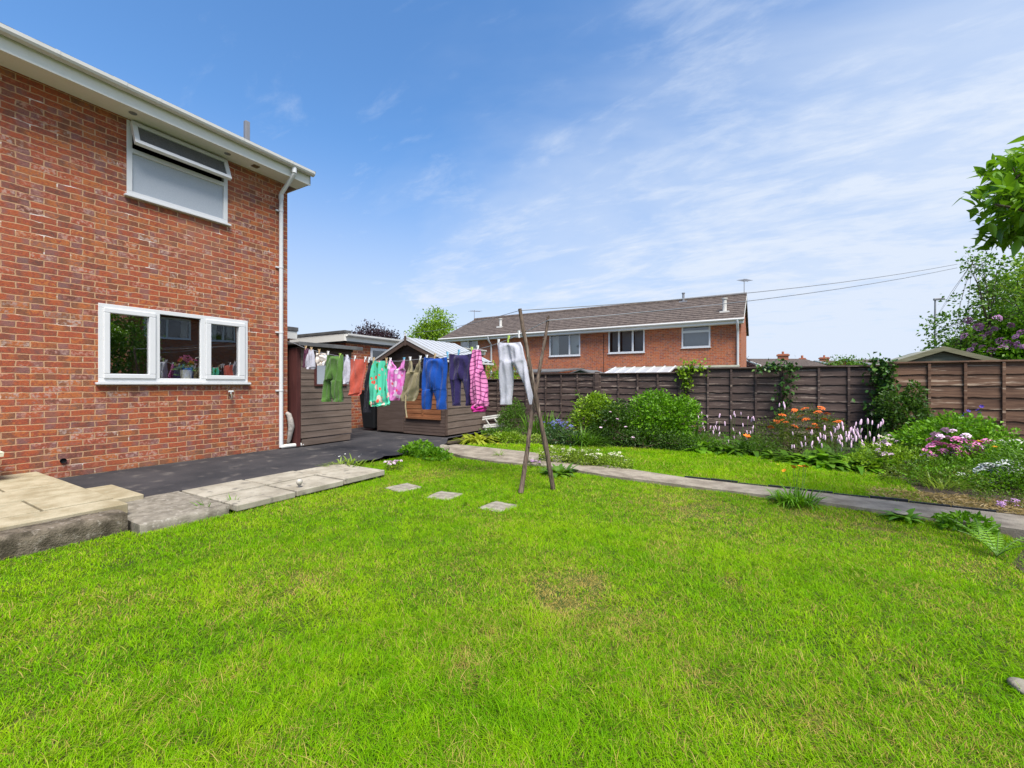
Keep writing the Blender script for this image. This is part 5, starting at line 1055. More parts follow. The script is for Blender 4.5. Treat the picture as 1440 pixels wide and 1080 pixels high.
bistort('sparse pale pink flower spikes between the tallest bush and the orange flowered shrub', [(982, 1062, 583, 612, 8.5, 9.0, 30), (1000, 1060, 610, 632, 8.2, 8.5, 7)],
        [(bx_(1000, 8.6), 8.6, 50, .42, .3), (bx_(1035, 8.5), 8.5, 60, .42, .32), (bx_(1060, 8.4), 8.4, 50, .4, .3), (bx_(985, 8.4), 8.35, 40, .35, .25), (bx_(1020, 8.3), 8.25, 40, .3, .25)], 0, 5)
x = bx_(1020, 8.2); shrub('border_plant', 'feathery mid green growth under the sparse pale pink spikes', 'plant', (x, 8.22), [ell(-.4, 0, .13, .4, .16, .2), ell(.15, 0, .17, .4, .18, .24), ell(.5, 0, .15, .3, .18, .2)], 3000, .042, 'leaf_mid', .3, stems=3)
x = bx_(1048, 8.35); t = clump('poppy', 'single burnt orange poppy among the green spikes', 'poppy', (x, 8.3), 40, .34, .03, .15, 'leaf_blue', (.8, 1.4), (.4, 1.2)); p = ony(1050, 614, 8.1); stalks(t, [p]); flower(t, 'poppy', p, 1.5); flower(t, 'poppy', ony(1053, 616, 8.15), 1.1)
x = bx_(1118, 8.55); t = shrub('berberis', 'bushy shrub topped with flat rust orange flower heads', 'bush', (x, 8.5), [ell(-.25, -.05, .32, .38, .3, .34), ell(.15, 0, .48, .45, .32, .34), ell(.45, .0, .4, .28, .26, .3), ell(0, -.1, .2, .55, .3, .22)], 6500, .04, 'leaf_olive', .35, up=.5)
for px, py in ((1100, 584), (1117, 577), (1132, 575), (1155, 574), (1150, 580), (1163, 582), (1092, 593), (1098, 592), (1105, 594), (1133, 590), (1118, 600), (1146, 597), (1150, 602), (1160, 590), (1175, 594), (1179, 593), (1084, 601), (1139, 603), (1126, 585)): flower(t, 'rust', ony(px, py, 8.28+random.uniform(-.08, .1)), random.uniform(.75, 1.1), tilt=.5)
bistort('dense clump of pale pink flower spikes over broad leaves by the rust orange shrub', [(1150, 1225, 596, 622, 7.9, 8.4, 44), (1110, 1160, 608, 632, 7.8, 8.0, 14), (1180, 1240, 615, 640, 7.7, 8.0, 18), (1220, 1252, 594, 602, 8.6, 8.9, 5), (1095, 1107, 570, 585, 8.6, 8.9, 3)],
        [(bx_(1165, 8.0), 8.0, 60, .42, .35), (bx_(1195, 8.0), 7.95, 70, .42, .35), (bx_(1130, 7.9), 7.85, 60, .36, .3), (bx_(1215, 7.8), 7.75, 60, .38, .3), (bx_(1100, 7.9), 7.85, 40, .3, .25), (bx_(1180, 7.7), 7.65, 60, .34, .3), (bx_(1150, 7.65), 7.65, 50, .3, .3), (bx_(1225, 8.3), 8.25, 40, .4, .3)], 0, 6)
x = bx_(1245, 7.6); t = shrub('astrantia', 'pale plant with tiny cream pink stars between spikes and rose bush', 'plant', (x, 7.65), [ell(0, 0, .18, .32, .25, .26), ell(.3, -.1, .14, .25, .22, .22), ell(-.25, -.1, .1, .2, .2, .16)], 2000, .045, 'leaf_yellow', .5, stems=3)
for k in range(26): p = ony(random.uniform(1228, 1262), random.uniform(612, 642), 7.45+random.uniform(-.1, .2)); flower(t, 'pinkbig' if k % 3 else 'cream', p, .7)
x = bx_(1282, 9.0); shrub('climbing_shrub', 'dark leafy shrub against the warm brown fence beside the ivy post', 'bush', (x, 9.3), [ell(0, 0, .55, .34, .28, .5), ell(.15, 0, .35, .42, .3, .35), ell(-.15, .05, .85, .22, .2, .28), ell(.12, .1, 1.0, .14, .14, .25)], 3600, .065, 'leaf_dark', .6)
x = bx_(1325, 8.4); t = shrub('rose_bush', 'bush of pink and pale blooms in front of the warm brown fence', 'bush', (x, 8.2), [ell(0, 0, .40, .46, .36, .34), ell(.4, 0, .38, .35, .3, .3), ell(-.36, 0, .3, .3, .3, .28), ell(.1, 0, .58, .36, .28, .22)], 4600, .062, 'leaf_bright', .55)
for px, py, k in ((1330, 606, 'pinkpale'), (1340, 607, 'pinkpale'), (1322, 614, 'pinkpale'), (1316, 612, 'pinkpale'), (1345, 618, 'pink'), (1352, 620, 'pink'), (1368, 622, 'pink'), (1372, 626, 'pink'), (1388, 621, 'pink'), (1384, 624, 'pink'), (1310, 628, 'pink'), (1316, 624, 'pink'), (1303, 635, 'pink'), (1338, 630, 'pink'), (1344, 633, 'pink'), (1350, 631, 'pink'), (1340, 628, 'pink'), (1346, 640, 'pink'), (1354, 645, 'pinkpale'), (1332, 616, 'pinkpale'), (1358, 614, 'pinkpale'), (1320, 620, 'pinkpale'), (1308, 619, 'pink'), (1328, 636, 'pink'), (1362, 632, 'pinkpale'), (1374, 634, 'pink'), (1336, 640, 'pinkpale'), (1300, 642, 'pinkpale'), (1365, 640, 'pink'), (1380, 630, 'pinkpale'), (1314, 642, 'pink'), (1326, 626, 'pink'), (1356, 638, 'pink')):
    flower(t, k, ony(px, py, 7.68+random.uniform(-.08, .08)), random.uniform(.8, 1.15), tilt=.8)
for px, py in ((1378, 621), (1404, 630), (1401, 629)): flower(t, 'amber', ony(px, py, 7.7), 1.0)
x = bx_(1368, 9.2); t = clump('aquilegia', 'wiry violet flowers standing tall before the warm brown fence', 'plant', (x, 9.2), 30, .3, .035, .12, 'leaf_blue')
pts = [ony(px, py, 9.2+random.uniform(-.15, .1)) for px, py in ((1348, 589), (1352, 586), (1358, 583), (1363, 584), (1376, 577), (1378, 582), (1346, 585), (1368, 587), (1361, 579), (1380, 572), (1355, 590))]
stalks(t, pts, base=(x, 9.2))
for p in pts: flower(t, 'violet', p, 1.1, tilt=1.0)
q = at(1312, 668, 5.75); t = shrub('ladys_mantle', 'yellow green frothy foliage at the right end of the upper grass', 'plant', (q[0], q[1]), [ell(-.25, .1, .14, .36, .3, .22), ell(.2, 0, .14, .4, .3, .24), ell(-.55, .15, .08, .25, .22, .14)], 5200, .03, 'leaf_olive', .5, stems=0)
for k in range(30): p = at(random.uniform(1268, 1312), random.uniform(648, 668), 5.9+random.uniform(-.2, .2)); flower(t, 'cream', p, .8)
q = at(1320, 656, 6.2); t = shrub('white_campion', 'small white flowers above green leaves left of the orange marigold', 'plant', (q[0], q[1]), [ell(0, 0, .2, .32, .26, .22)], 1700, .045, 'leaf_mid', .4, stems=0)
for k in range(16): flower(t, 'daisy', at(random.uniform(1308, 1335), random.uniform(648, 662), 6.0+random.uniform(-.1, .1)), 1.3)
q = at(1340, 676, 5.55); t = clump('marigold', 'single bright orange marigold among low foliage', 'flower', (q[0], q[1]), 50, .25, .02, .15, 'leaf_bright', (.7, 1.4), (.5, 1.2)); p = at(1341, 666, 5.45); stalks(t, [p]); flower(t, 'amber', p, 1.25)
q = at(1402, 680, 5.3); t = shrub('achillea', 'lush green plant carrying flat white flower heads', 'plant', (q[0], q[1]), [ell(0, 0, .2, .45, .32, .3), ell(.3, .1, .2, .4, .3, .28), ell(-.3, .0, .12, .3, .28, .2)], 4200, .055, 'leaf_bright', .35, stems=3)
for px, py in ((1383, 660), (1390, 656), (1396, 662), (1378, 664), (1408, 655), (1413, 664), (1418, 658), (1424, 663), (1430, 661), (1412, 652), (1421, 654), (1404, 668), (1436, 657), (1399, 672), (1390, 680), (1357, 672), (1432, 668)): flower(t, 'white', at(px, py, 4.98+random.uniform(-.12, .12)), random.uniform(.8, 1.15), tilt=.4)
q = at(1445, 700, 4.7); shrub('border_plant', 'dense green mound filling the far right corner of the bed', 'plant', (q[0]+.25, q[1]+.1), [ell(0, 0, .25, .55, .4, .34)], 3200, .05, 'leaf_mid', .4, stems=2)
q = at(1420, 715, 4.25); t = shrub('thyme', 'low mauve flowered mat between path and fern', 'plant', (q[0], q[1]), [ell(0, 0, .04, .28, .2, .09), ell(.3, .05, .04, .25, .2, .09)], 1500, .025, 'leaf_olive', .5, stems=0)
for k in range(16): flower(t, 'mauve' if k % 4 else 'magenta', at(random.uniform(1402, 1440), random.uniform(702, 716), 4.2+random.uniform(-.1, .15)), .7)
q = at(1300, 690, 5.0); shrub('ladys_mantle', 'low olive frothy growth where the upper grass meets the dry leaves', 'plant', (q[0]+.1, q[1]+.1), [ell(-.2, .1, .06, .3, .25, .16), ell(.25, 0, .07, .3, .25, .17)], 2600, .03, 'leaf_olive', .5, stems=0)
q = at(1350, 685, 5.1); shrub('border_plant', 'mid green leaves in front of the orange marigold', 'plant', (q[0]+.1, q[1]+.15), [ell(-.2, .1, .1, .32, .25, .2), ell(.3, 0, .1, .32, .25, .2)], 2200, .045, 'leaf_mid', .4, stems=0)
q = at(1275, 655, 6.3); shrub('border_plant', 'light green leafy mound at the back corner of the upper grass', 'plant', (q[0]+.1, q[1]+.1), [ell(-.2, .1, .1, .32, .25, .2), ell(.3, 0, .12, .32, .25, .22)], 2200, .045, 'leaf_yellow', .4, stems=0)
q = at(1385, 700, 4.75); shrub('border_plant', 'small leaved spreading plant just above the mauve flowered mat', 'plant', (q[0], q[1]+.1), [ell(-.3, .1, .07, .35, .22, .16), ell(.25, 0, .08, .35, .25, .18)], 2200, .04, 'leaf_bright', .45, stems=0)
q = at(1330, 700, 4.8); clump('grass_tuft', 'wispy pale grass tuft growing out of the dry leaves', 'grass tuft', (q[0], q[1]+.1), 90, .24, .01, .2, 'leaf_lime', (.8, 1.5), (.3, 1.2), -.05)
for x, y, lb, mt in ((2.25, 3.5, 'low green plant at the trunk of the glossy leaved laurel', 'leaf_mid'), (2.0, 2.3, 'bright mound of foliage along the right edge of the lawn', 'leaf_bright'), (1.9, 1.1, 'dark leafy plant beside the stone at the right edge of the lawn', 'leaf_dark')):
    shrub('border_plant', lb, 'plant', (x, y), [ell(-.2, .1, .14, .38, .35, .24), ell(.3, -.1, .2, .4, .35, .28)], 2200, .055, mt, .45, stems=3)
# dry litter under the right-hand bed
rg = np.random.default_rng(8); n = 2600; P = np.stack([rg.uniform(1.0, 2.9, n), rg.uniform(5.72, 6.35, n), np.full(n, -.045)], 1); V, F = leaves(P, np.stack([rg.normal(size=n), rg.normal(size=n), np.abs(rg.normal(size=n))*.25], 1), .07, .12, 0, .05, 3); tag(npmesh('dry_leaves', V, F, 'straw'), kind='stuff')
# fern and small plants beside the path end
def fern(c, fronds, L, label, z0=-.05, az0=None):
    t = thing('fern', label, 'fern', (c[0], c[1], z0)); rr = random.Random(int(c[0]*100))
    for f in range(fronds):
        az = (az0[f] if az0 else 6.283*f/fronds+rr.uniform(-.3, .3)); l = L*rr.uniform(.8, 1.1); V = []; F = []; h = np.array([math.cos(az), math.sin(az), 0]); s = np.array([-math.sin(az), math.cos(az), 0]); n = 12; up = 1.25; pts = []
        for k in range(n+1): x = k/n; th = up-1.1*x; pts.append(np.array([c[0], c[1], z0])+h*l*(x*.62+.1*x*x)+np.array([0, 0, 1.0])*l*(x*.95-.42*x*x))
        for k in range(1, n):
            w_ = l*.14*math.sin(math.pi*min(1, (k/n)*.85+.13))**.8
            for sg in (1, -1):
                b = len(V); d = pts[k+1]-pts[k]; e = pts[k]+s*sg*w_+d*.7-np.array([0, 0, w_*.18]); V += [pts[k]-d*.24, pts[k]+s*sg*w_*.5-d*.02, e, pts[k]+s*sg*w_*.5+d*.50, pts[k]+d*.20]; F += [(b, b+1, b+2), (b, b+2, b+4), (b+2, b+3, b+4)]
        npmesh('frond', np.array(V), np.array(F), 'leaf_bright', t); q = MB(); q.tube([tuple(p) for p in pts[::3]], .003, 4, False); q.build('rib', 'stem_green', t)
    return t
c = G(1402, 772); fern(c, 6, .30, 'fern with upright fronds beside the right end of the path', az0=[.3, 1.2, 2.2, 3.3, -.6, 1.7])
c = G(1378, 752); fern(c, 4, .25, 'smaller fern leaning over the end of the path', az0=[2.6, 1.4, 3.6, .6])
c = G(1358, 735); shrub('path_plant', 'low bright green cushion on the path beside the ferns', 'plant', c, [ell(0, 0, .04, .18, .12, .08)], 500, .05, 'leaf_bright', .6, stems=0)
c = G(1272, 722); clump('path_plant', 'small rosette with broad light leaves growing by the path edge', 'plant', c, 22, .17, .06, .05, 'leaf_bright', (.4, 1.2), (.5, 1.2), -.05)
c = G(1120, 702); t = clump('day_lily', 'tuft of arching leaves with small orange flowers at the lawn edge', 'plant', c, 150, .26, .016, .14, 'leaf_bright', (.8, 1.5), (.4, 1.5), -.05, elong=(.08, 0))
pts = [at(px, py, 4.35+random.uniform(-.12, .12)) for px, py in ((1103, 662), (1115, 656), (1117, 658), (1125, 656), (1134, 657), (1130, 656))]; stalks(t, pts, r=.002, base=c)
for p in pts: flower(t, 'amber', p, .72, tilt=.9)
flower(t, 'yellow', at(1094, 653, 4.4), .5)
# foliage along the upper path edge
for px, py, L, lb in ((800, 652, .36, 'pale lime frothy clump touching the right pole at the path'), (842, 656, .32, 'pale lime frothy clump at the start of the black edging')):
    c = G(px, py, -.05); t = shrub('ladys_mantle', lb, 'plant', c, [ell(-.22, 0, .1, .3, .2, .16), ell(.2, 0, .08, .3, .18, .13)], 2600, .032, 'leaf_lime', .8, stems=0)
    for k in range(26): flower(t, 'cream', (c[0]+random.uniform(-.45, .45), c[1]+random.uniform(-.12, .12), random.uniform(.06, .18)), .7)
c = G(786, 666, -.05); clump('geranium', 'dark green lobed plant at the foot of the right pole', 'plant', c, 70, .2, .06, .16, 'leaf_mid', (.5, 1.3), (.5, 1.4), -.05)
c = G(752, 654, -.02); t = shrub('thyme', 'small lilac flowered mat creeping onto the path between the poles', 'plant', c, [ell(0, 0, .02, .14, .1, .05)], 350, .02, 'leaf_olive', .5, stems=0, z0=-.03)
for k in range(8): flower(t, 'mauve', (c[0]+random.uniform(-.12, .12), c[1]+random.uniform(-.08, .08), .035), .5)
# plants at the tarmac edge
c = G(596, 640, -.03); shrub('strawberry_plant', 'leafy green plant sprawling over the tarmac corner', 'plant', c, [ell(-.1, 0, .1, .25, .2, .15), ell(.25, -.05, .06, .3, .2, .11), ell(-.3, -.02, .05, .2, .16, .09)], 900, .065, 'leaf_bright', .75, stems=0)
c = G(490, 655, -.02); t = clump('daffodil_leaves', 'pale strappy tuft at the end of the slab paving', 'plant', c, 80, .2, .018, .2, 'leaf_lime', (.4, 1.3), (.4, 1.4), -.02, elong=(.12, .12))
for k in range(7): flower(t, 'daisy', (c[0]+random.uniform(-.2, .2), c[1]+random.uniform(-.2, .2), .12), .7)
c = G(553, 660, -.05); t = shrub('thrift', 'little pink flower cushion alone in the lawn', 'plant', c, [ell(0, 0, .03, .13, .11, .06)], 350, .03, 'leaf_olive', .3, stems=0)
for k in range(18): a = random.uniform(0, 6.28); r = .12*math.sqrt(random.random()); flower(t, 'pinkpale', (c[0]+r*math.cos(a), c[1]+r*math.sin(a), .045+random.uniform(-.02, .02)), .42)
for i, (px, py, L, lb) in enumerate(((290, 722, .17, 'tall thin weed at the edge of the rough concrete step'), (250, 728, .08, 'small weed under the lip of the rough concrete step'), (328, 712, .14, 'weed with a leaning stem beside the first pale slab'), (345, 708, .07, 'weed tuft below the middle of the slab paving'), (372, 702, .07, 'short bushy weed growing below the slab paving'), (308, 717, .06, 'broad low weed where the concrete step meets the first slab'), (395, 698, .06, 'last small weed before the round garden light'), (200, 742, .05, 'tiny weed at the end of the crumbling wall'))):
    c = G(px, py, -.06); clump('weed', lb, 'weed', c, 12 if L > .1 else 22, L, .012 if L > .1 else .02, .03, 'leaf_bright', (1.0, 1.55), (.2, .9), -.06)
# ivy and climbers on the fence
def ivy(label, pts, n, size, spread, yoff=.10, mat='leaf_ivy', seed=1):
    rg = np.random.default_rng(seed); P3 = [np.array(ony(px, py, FY-yoff)) for px, py in pts]; t = thing('ivy', label, 'ivy', (P3[0][0], P3[0][1], -.05)); k = rg.integers(0, len(P3)-1, n); f = rg.random((n, 1)); A = np.array(P3)
    P = A[k]*(1-f)+A[k+1]*f; P += np.stack([rg.normal(size=n)*spread, -np.abs(rg.normal(size=n))*.06, rg.normal(size=n)*spread*.8], 1); D = np.stack([rg.normal(size=n)*.7, -.5-rg.random(n)*.5, rg.normal(size=n)*.6-.3], 1)
    V, F = leaves(P, D, size*rg.uniform(.6, 1.25, n), .85, .12, .1, seed); npmesh('foliage', V, F, mat, t); q = MB(); q.tube([tuple(p) for p in P3], .008, 5); q.build('stem', 'stem_brown', t); return t
ivy('bright climber tumbling over the fence top above the tallest bush', [(966, 560), (966, 535), (963, 522), (972, 514), (988, 517)], 240, .075, .10, .06, 'leaf_yellow', 2); 
ivy('ivy on the fence post behind the rust orange shrub', [(1100, 582), (1100, 562), (1108, 545), (1112, 520), (1104, 512), (1085, 515), (1068, 520)], 300, .075, .085, .12, 'leaf_ivy', 3)
ivy('thick ivy column climbing the post where the two fences meet', [(1232, 625), (1230, 600), (1238, 570), (1236, 540), (1238, 520), (1240, 508)], 620, .085, .095, .12, 'leaf_ivy', 4)
ivy('thin lone climber against the fence above the yellow green bush', [(812, 590), (814, 575), (817, 560), (814, 550)], 45, .07, .04, .07, 'leaf_mid', 5)

# ---------------------------------------------------------------- trees and bushes beyond
def tree(name, label, base, h0, lobes, nclump, per, size, mat, trunk_r=.12, csz=.35, z0=-.1, wr=.5, cat='tree', big=False, limbs=8, droop=.2, bark='bark', extra=None):
    rg = np.random.default_rng(sd()); t = thing(name, label, cat, (base[0], base[1], z0)); B = np.array([base[0], base[1], z0]); C, d = lobe_points(lobes, nclump, rg, .35); C = C+B; n = nclump*per
    P = np.repeat(C, per, 0)+rg.normal(size=(n, 3))*csz*np.array([1, 1, .7]); D = np.repeat(d, per, 0)*.5+rg.normal(size=(n, 3))*.7+np.array([0, 0, .15]); s = size*rg.uniform(.6, 1.25, n)
    V, F = (bigleaves if big else leaves)(P, D, s, wr, droop=droop, seed=sd()); npmesh('crown', V, F, mat, t, big)
    q = MB(); top = B+np.array([0, 0, h0]); mid = B+np.array([.03, .02, h0*.5]); q.tube([tuple(B), tuple(mid), tuple(top)], [trunk_r, trunk_r*.8, trunk_r*.6], 9); q.build('trunk', bark, t, True)
    q = MB()
    for k in range(limbs):
        l = lobes[k % len(lobes)]; e = B+np.array(l[:3])+rg.normal(size=3)*np.array(l[3:6])*.45; m_ = (top+e)/2+rg.normal(size=3)*.08; q.tube([tuple(top-np.array([0, 0, h0*.15*rg.random()])), tuple(m_), tuple(e)], [trunk_r*.45, trunk_r*.3, trunk_r*.1], 6)
    for k in range(min(nclump, 60)): l = lobes[rg.integers(len(lobes))]; m_ = B+np.array(l[:3]); q.tube([tuple(m_), tuple((m_+C[k])/2+rg.normal(size=3)*.03), tuple(C[k])], [trunk_r*.14, trunk_r*.1, trunk_r*.05], 4, False)
    q.build('limbs', bark, t, True); return t
GZ = -1.08
b = at(520, 540, 36); tree('copper_tree', 'dark purple leaved tree behind the flat roofed garage', b, 3.8, [ell(-1.5, 0, 5.8, 1.2, 1.4, 1.0), ell(0, 0, 6.15, 1.4, 1.4, 1.0), ell(1.4, 0, 5.8, 1.2, 1.4, 1.0), ell(0, 0, 4.9, 2.3, 1.6, .9)], 420, 28, .20, 'leaf_purple', .22, .28, GZ)
b = at(607, 540, 40); tree('ash_tree', 'tall light green tree between the copper tree and the brick house', b, 5, [ell(.6, 0, 7.9, 1.35, 1.4, 1.3), ell(-.6, 0, 6.7, 1.3, 1.4, 1.2), ell(1.3, 0, 6.9, 1.3, 1.4, 1.3), ell(-2.3, 0, 5.9, 1.1, 1.2, 1.3), ell(.2, 0, 5.4, 2.4, 1.6, 1.1), ell(-1.0, 0, 7.4, .7, .8, .7)], 300, 26, .24, 'leaf_yellow', .22, .26, GZ)
b = at(690, 520, 13.6); shrub('bush', 'yellow green bush just over the fence behind the checked pyjamas', 'bush', (b[0], b[1]), [ell(0, 0, 1.55, .35, .3, .38), ell(.65, 0, 1.45, .4, .3, .35), ell(.3, 0, .9, .7, .4, .6)], 2200, .09, 'leaf_yellow', z0=-.12)
b = at(1043, 492, 48); tree('garden_tree', 'small dark purple tree peeping out right of the terrace end wall', b, 2.5, [ell(.2, 0, 4.3, .9, .9, .9), ell(.7, 0, 3.6, .9, .9, .8)], 90, 26, .22, 'leaf_purple', .12, .22, GZ)
b = at(1250, 495, 16); tree('young_tree', 'small bright green tree behind the ivy covered post', b, 1.3, [ell(0, 0, 2.05, .40, .4, .36), ell(.25, 0, 2.3, .25, .3, .22), ell(-.3, 0, 1.9, .3, .3, .25), ell(.1, 0, 1.5, .6, .5, .4)], 90, 26, .11, 'leaf_bright', .06, .11, -.6)
for px, pt, Y, w_, lb in ((1190, 503, 45, 1.5, 'far round green bush between two distant roofs'), (1168, 509, 62, 2.2, 'far low green hedge tree beside the smallest distant roof'), (1222, 506, 60, 1.6, 'far dark treetop left of the bright young tree')):
    b = at(px, pt, Y); hh = b[2]+1.08; tree('distant_tree', lb, b, hh*.4, [ell(0, 0, hh-.9, w_, w_, .9), ell(.5*w_, 0, hh-1.6, w_, w_, 1.0), ell(-.5*w_, 0, hh-1.8, w_, w_, 1.0)], 110, 22, .28, 'leaf_mid' if Y != 60 else 'leaf_dark', .15, .28, GZ)
# lilac and birch over the right-hand fence
b = at(1440, 540, 8.6); t = tree('lilac', 'broad lilac with dull purple panicles over the right-hand fence', b, 1.2, [ell(-.42, 0, 1.98, .66, .6, .66), ell(.40, 0, 2.26, .85, .7, .74), ell(-.86, 0, 1.86, .48, .45, .38), ell(1.4, .2, 1.9, 1, .9, .9), ell(0, -.1, 1.2, 1.0, .6, .6)], 1000, 26, .085, 'leaf_bright', .07, .10, -.12, .7)
for px, py in ((1362, 455), (1358, 478), (1372, 490), (1382, 493), (1366, 497), (1408, 484), (1416, 486), (1424, 490), (1432, 488), (1411, 494), (1398, 467), (1391, 474), (1436, 472), (1428, 478), (1440, 492), (1380, 478), (1402, 452), (1421, 462), (1376, 464), (1395, 498)): flower(t, 'lilac', at(px, py-4, 7.85+random.uniform(-.1, .1)), random.uniform(.45, .8), tilt=1.2)
b = at(1392, 540, 8.5); tree('birch', 'slender loose leaved birch sapling behind the right-hand fence', b, 2.6, [ell(-.1, 0, 2.9, .46, .4, .48), ell(-.42, 0, 2.45, .48, .4, .4), ell(.1, 0, 3.45, .34, .35, .45), ell(-.25, 0, 3.7, .2, .2, .3), ell(-.5, 0, 2.0, .40, .3, .3), ell(.4, 0, 2.7, .5, .4, .6)], 300, 9, .074, 'leaf_mid', .026, .09, -.1, .62, limbs=14)
b = at(1428, 540, 11.0); tree('garden_tree', 'yellow green tree rising behind the lilac at the right edge', b, 1.6, [ell(.1, 0, 3.5, .70, .8, .8), ell(.7, 0, 4.0, .8, .9, .8), ell(-.1, 0, 2.7, .7, .8, .6), ell(1.4, 0, 2.9, 1.2, 1, 1.1)], 420, 24, .11, 'leaf_yellow', .09, .16, -.1)
# laurel bough reaching into the picture from the right
b = (2.75, 4.15); lw = [at(1432, 295, 2.75), at(1438, 240, 2.8), at(1455, 318, 2.75), at(1480, 265, 2.9), at(1535, 290, 2.9), at(1510, 225, 3.0), at(1610, 255, 3.0)]
lr = [(.17, .2, .13), (.12, .15, .12), (.15, .2, .10), (.27, .3, .22), (.36, .4, .26), (.30, .35, .24), (.45, .5, .4)]
lob = [ell(p[0]-b[0], p[1]-b[1], p[2]+.05, *r) for p, r in zip(lw, lr)]
tree('laurel', 'laurel bough with large glossy leaves reaching in at the right edge', b, 1.9, lob, 560, 9, .105, 'leaf_laurel', .06, .05, -.05, .40, big=True, limbs=10, droop=.12)
b = (10.6, 7.0); tree('garden_tree', 'leafy tree mirrored in the left pane of the kitchen window', b, 2, [ell(0, 0, 4, 1.3, 1.6, 1.4), ell(.3, 1.0, 3.2, 1.2, 1.2, 1.3), ell(0, -1.2, 3.6, 1.3, 1.4, 1.4), ell(0, 0, 2.3, 1.2, 1.8, 1.1)], 260, 24, .17, 'leaf_mid', .14, .25)
# indoor flowers
pb, fx0, fy0 = BASKET
rg = np.random.default_rng(4); n = 60; P = np.array([fx0, fy0, 1.355])+rg.normal(size=(n, 3))*[.03, .06, .03]; V, F = bigleaves(P, rg.normal(size=(n, 3))*[.5, 1, .3]+[0, 0, .7], .13, .3, .3, 4); npmesh('leaves', V, F, 'leaf_bright', pb, True)
for k, kind in enumerate(('amber', 'red', 'yellow', 'pink', 'amber', 'red', 'pink', 'amber', 'yellow', 'rose', 'magenta', 'amber')): flower(pb, kind, (fx0+random.uniform(.0, .08), fy0-.13+.022*k+random.uniform(-.02, .02), 1.47+random.uniform(-.06, .07)), 1.15, tilt=.9)

# ---------------------------------------------------------------- lawn and grass
LAWN = [(-4.50, -5), (-4.50, 1.40), (-4.33, 1.45), (-4.31, 2.1), (-4.28, 4.02), (-5.14, 4.12), (-5.10, 5.9), (-4.9, 5.92), (-4.3, 5.62), (-3.6, 5.45), (-2.6, 5.52), (-1.6, 5.42), (-.6, 5.36), (.6, 5.30), (1.6, 5.15), (1.75, 4.6), (1.40, 3.6), (1.25, 2.4), (1.15, 1.2), (1.0, 0), (1.0, -5)]
UPPER = [(-5.1, 6.6), (-3.6, 6.52), (-2.8, 6.4), (-1.8, 5.90), (-.8, 5.67), (.3, 5.65), (1.5, 5.59), (1.5, 6.4), (1.52, 7.2), (1.1, 7.65), (.3, 7.95), (-.5, 8.08), (-2, 8.12), (-3.3, 7.8), (-4.6, 7.2)]
def lawn_z(x, y):
    xy = np.stack([x, y], 1); return -.062+.03*(vnoise(xy+50, .7, 21)-.5)+.014*(vnoise(xy+50, 2.3, 22)-.5)
def lawn_mesh():
    xs_ = np.arange(-5.6, 2.6, .1); ys_ = np.arange(-5, 8.6, .1); X, Y = np.meshgrid(xs_, ys_); P = np.stack([X.ravel(), Y.ravel()], 1); Z = lawn_z(P[:, 0], P[:, 1])
    nx = len(xs_); i = np.arange(len(ys_)-1)[:, None]*nx+np.arange(nx-1)[None]; i = i.ravel(); F = np.stack([i, i+1, i+nx+1, i+nx], 1); cen = P[F].mean(1); keep = inpoly(cen, LAWN) | inpoly(cen, UPPER)
    tag(npmesh('lawn', np.column_stack([P, Z]), F[keep], 'lawn_soil', None, True), kind='structure')
lawn_mesh()
def grass_mat():
    m, t = newmat('grass'); g = nd(t, 'NewGeometry'); r = g.outputs['Random Per Island']; o = coords(t); big = noise(t, o, 1.1, 4, .6); dry = nd(t, 'Attribute', attribute_name='dry').outputs['Fac']; rt = nd(t, 'Attribute', attribute_name='along').outputs['Fac']
    c = ramp(t, math_(t, 'ADD', math_(t, 'MULTIPLY', r, .50), math_(t, 'MULTIPLY', math_(t, 'SUBTRACT', math_(t, 'ADD', math_(t, 'MULTIPLY', big, .9), math_(t, 'MULTIPLY', noise(t, o, 5.5, 4, .6), .7)), .46), 1.25)), [(.12, (.082, .225, .001)), (.5, (.150, .365, .0015)), (.8, (.245, .455, .002)), (1.0, (.34, .52, .008))])
    wn = nd(t, 'TexWhiteNoise', {'W': math_(t, 'MULTIPLY', r, 917.0)}, noise_dimensions='1D').outputs[0]
    st = mix(t, r, (.40, .28, .06), (.58, .44, .14)); c = mix(t, sstep(t, math_(t, 'SUBTRACT', dry, wn), -.06, .06), c, st)
    c = mix(t, math_(t, 'MULTIPLY', sstep(t, rt, .35, 0.0), .55), c, (.14, .12, .035))       # duller yellow-brown towards the foot
    p = principled(t, c, .6, spec=.10); tr = nd(t, 'BsdfTranslucent', {0: mix(t, .5, c, (.30, .46, .004))})
    out(t, nd(t, 'MixShader', {0: .45, 1: p.outputs[0], 2: tr.outputs[0]})); M['grass'] = m
grass_mat()
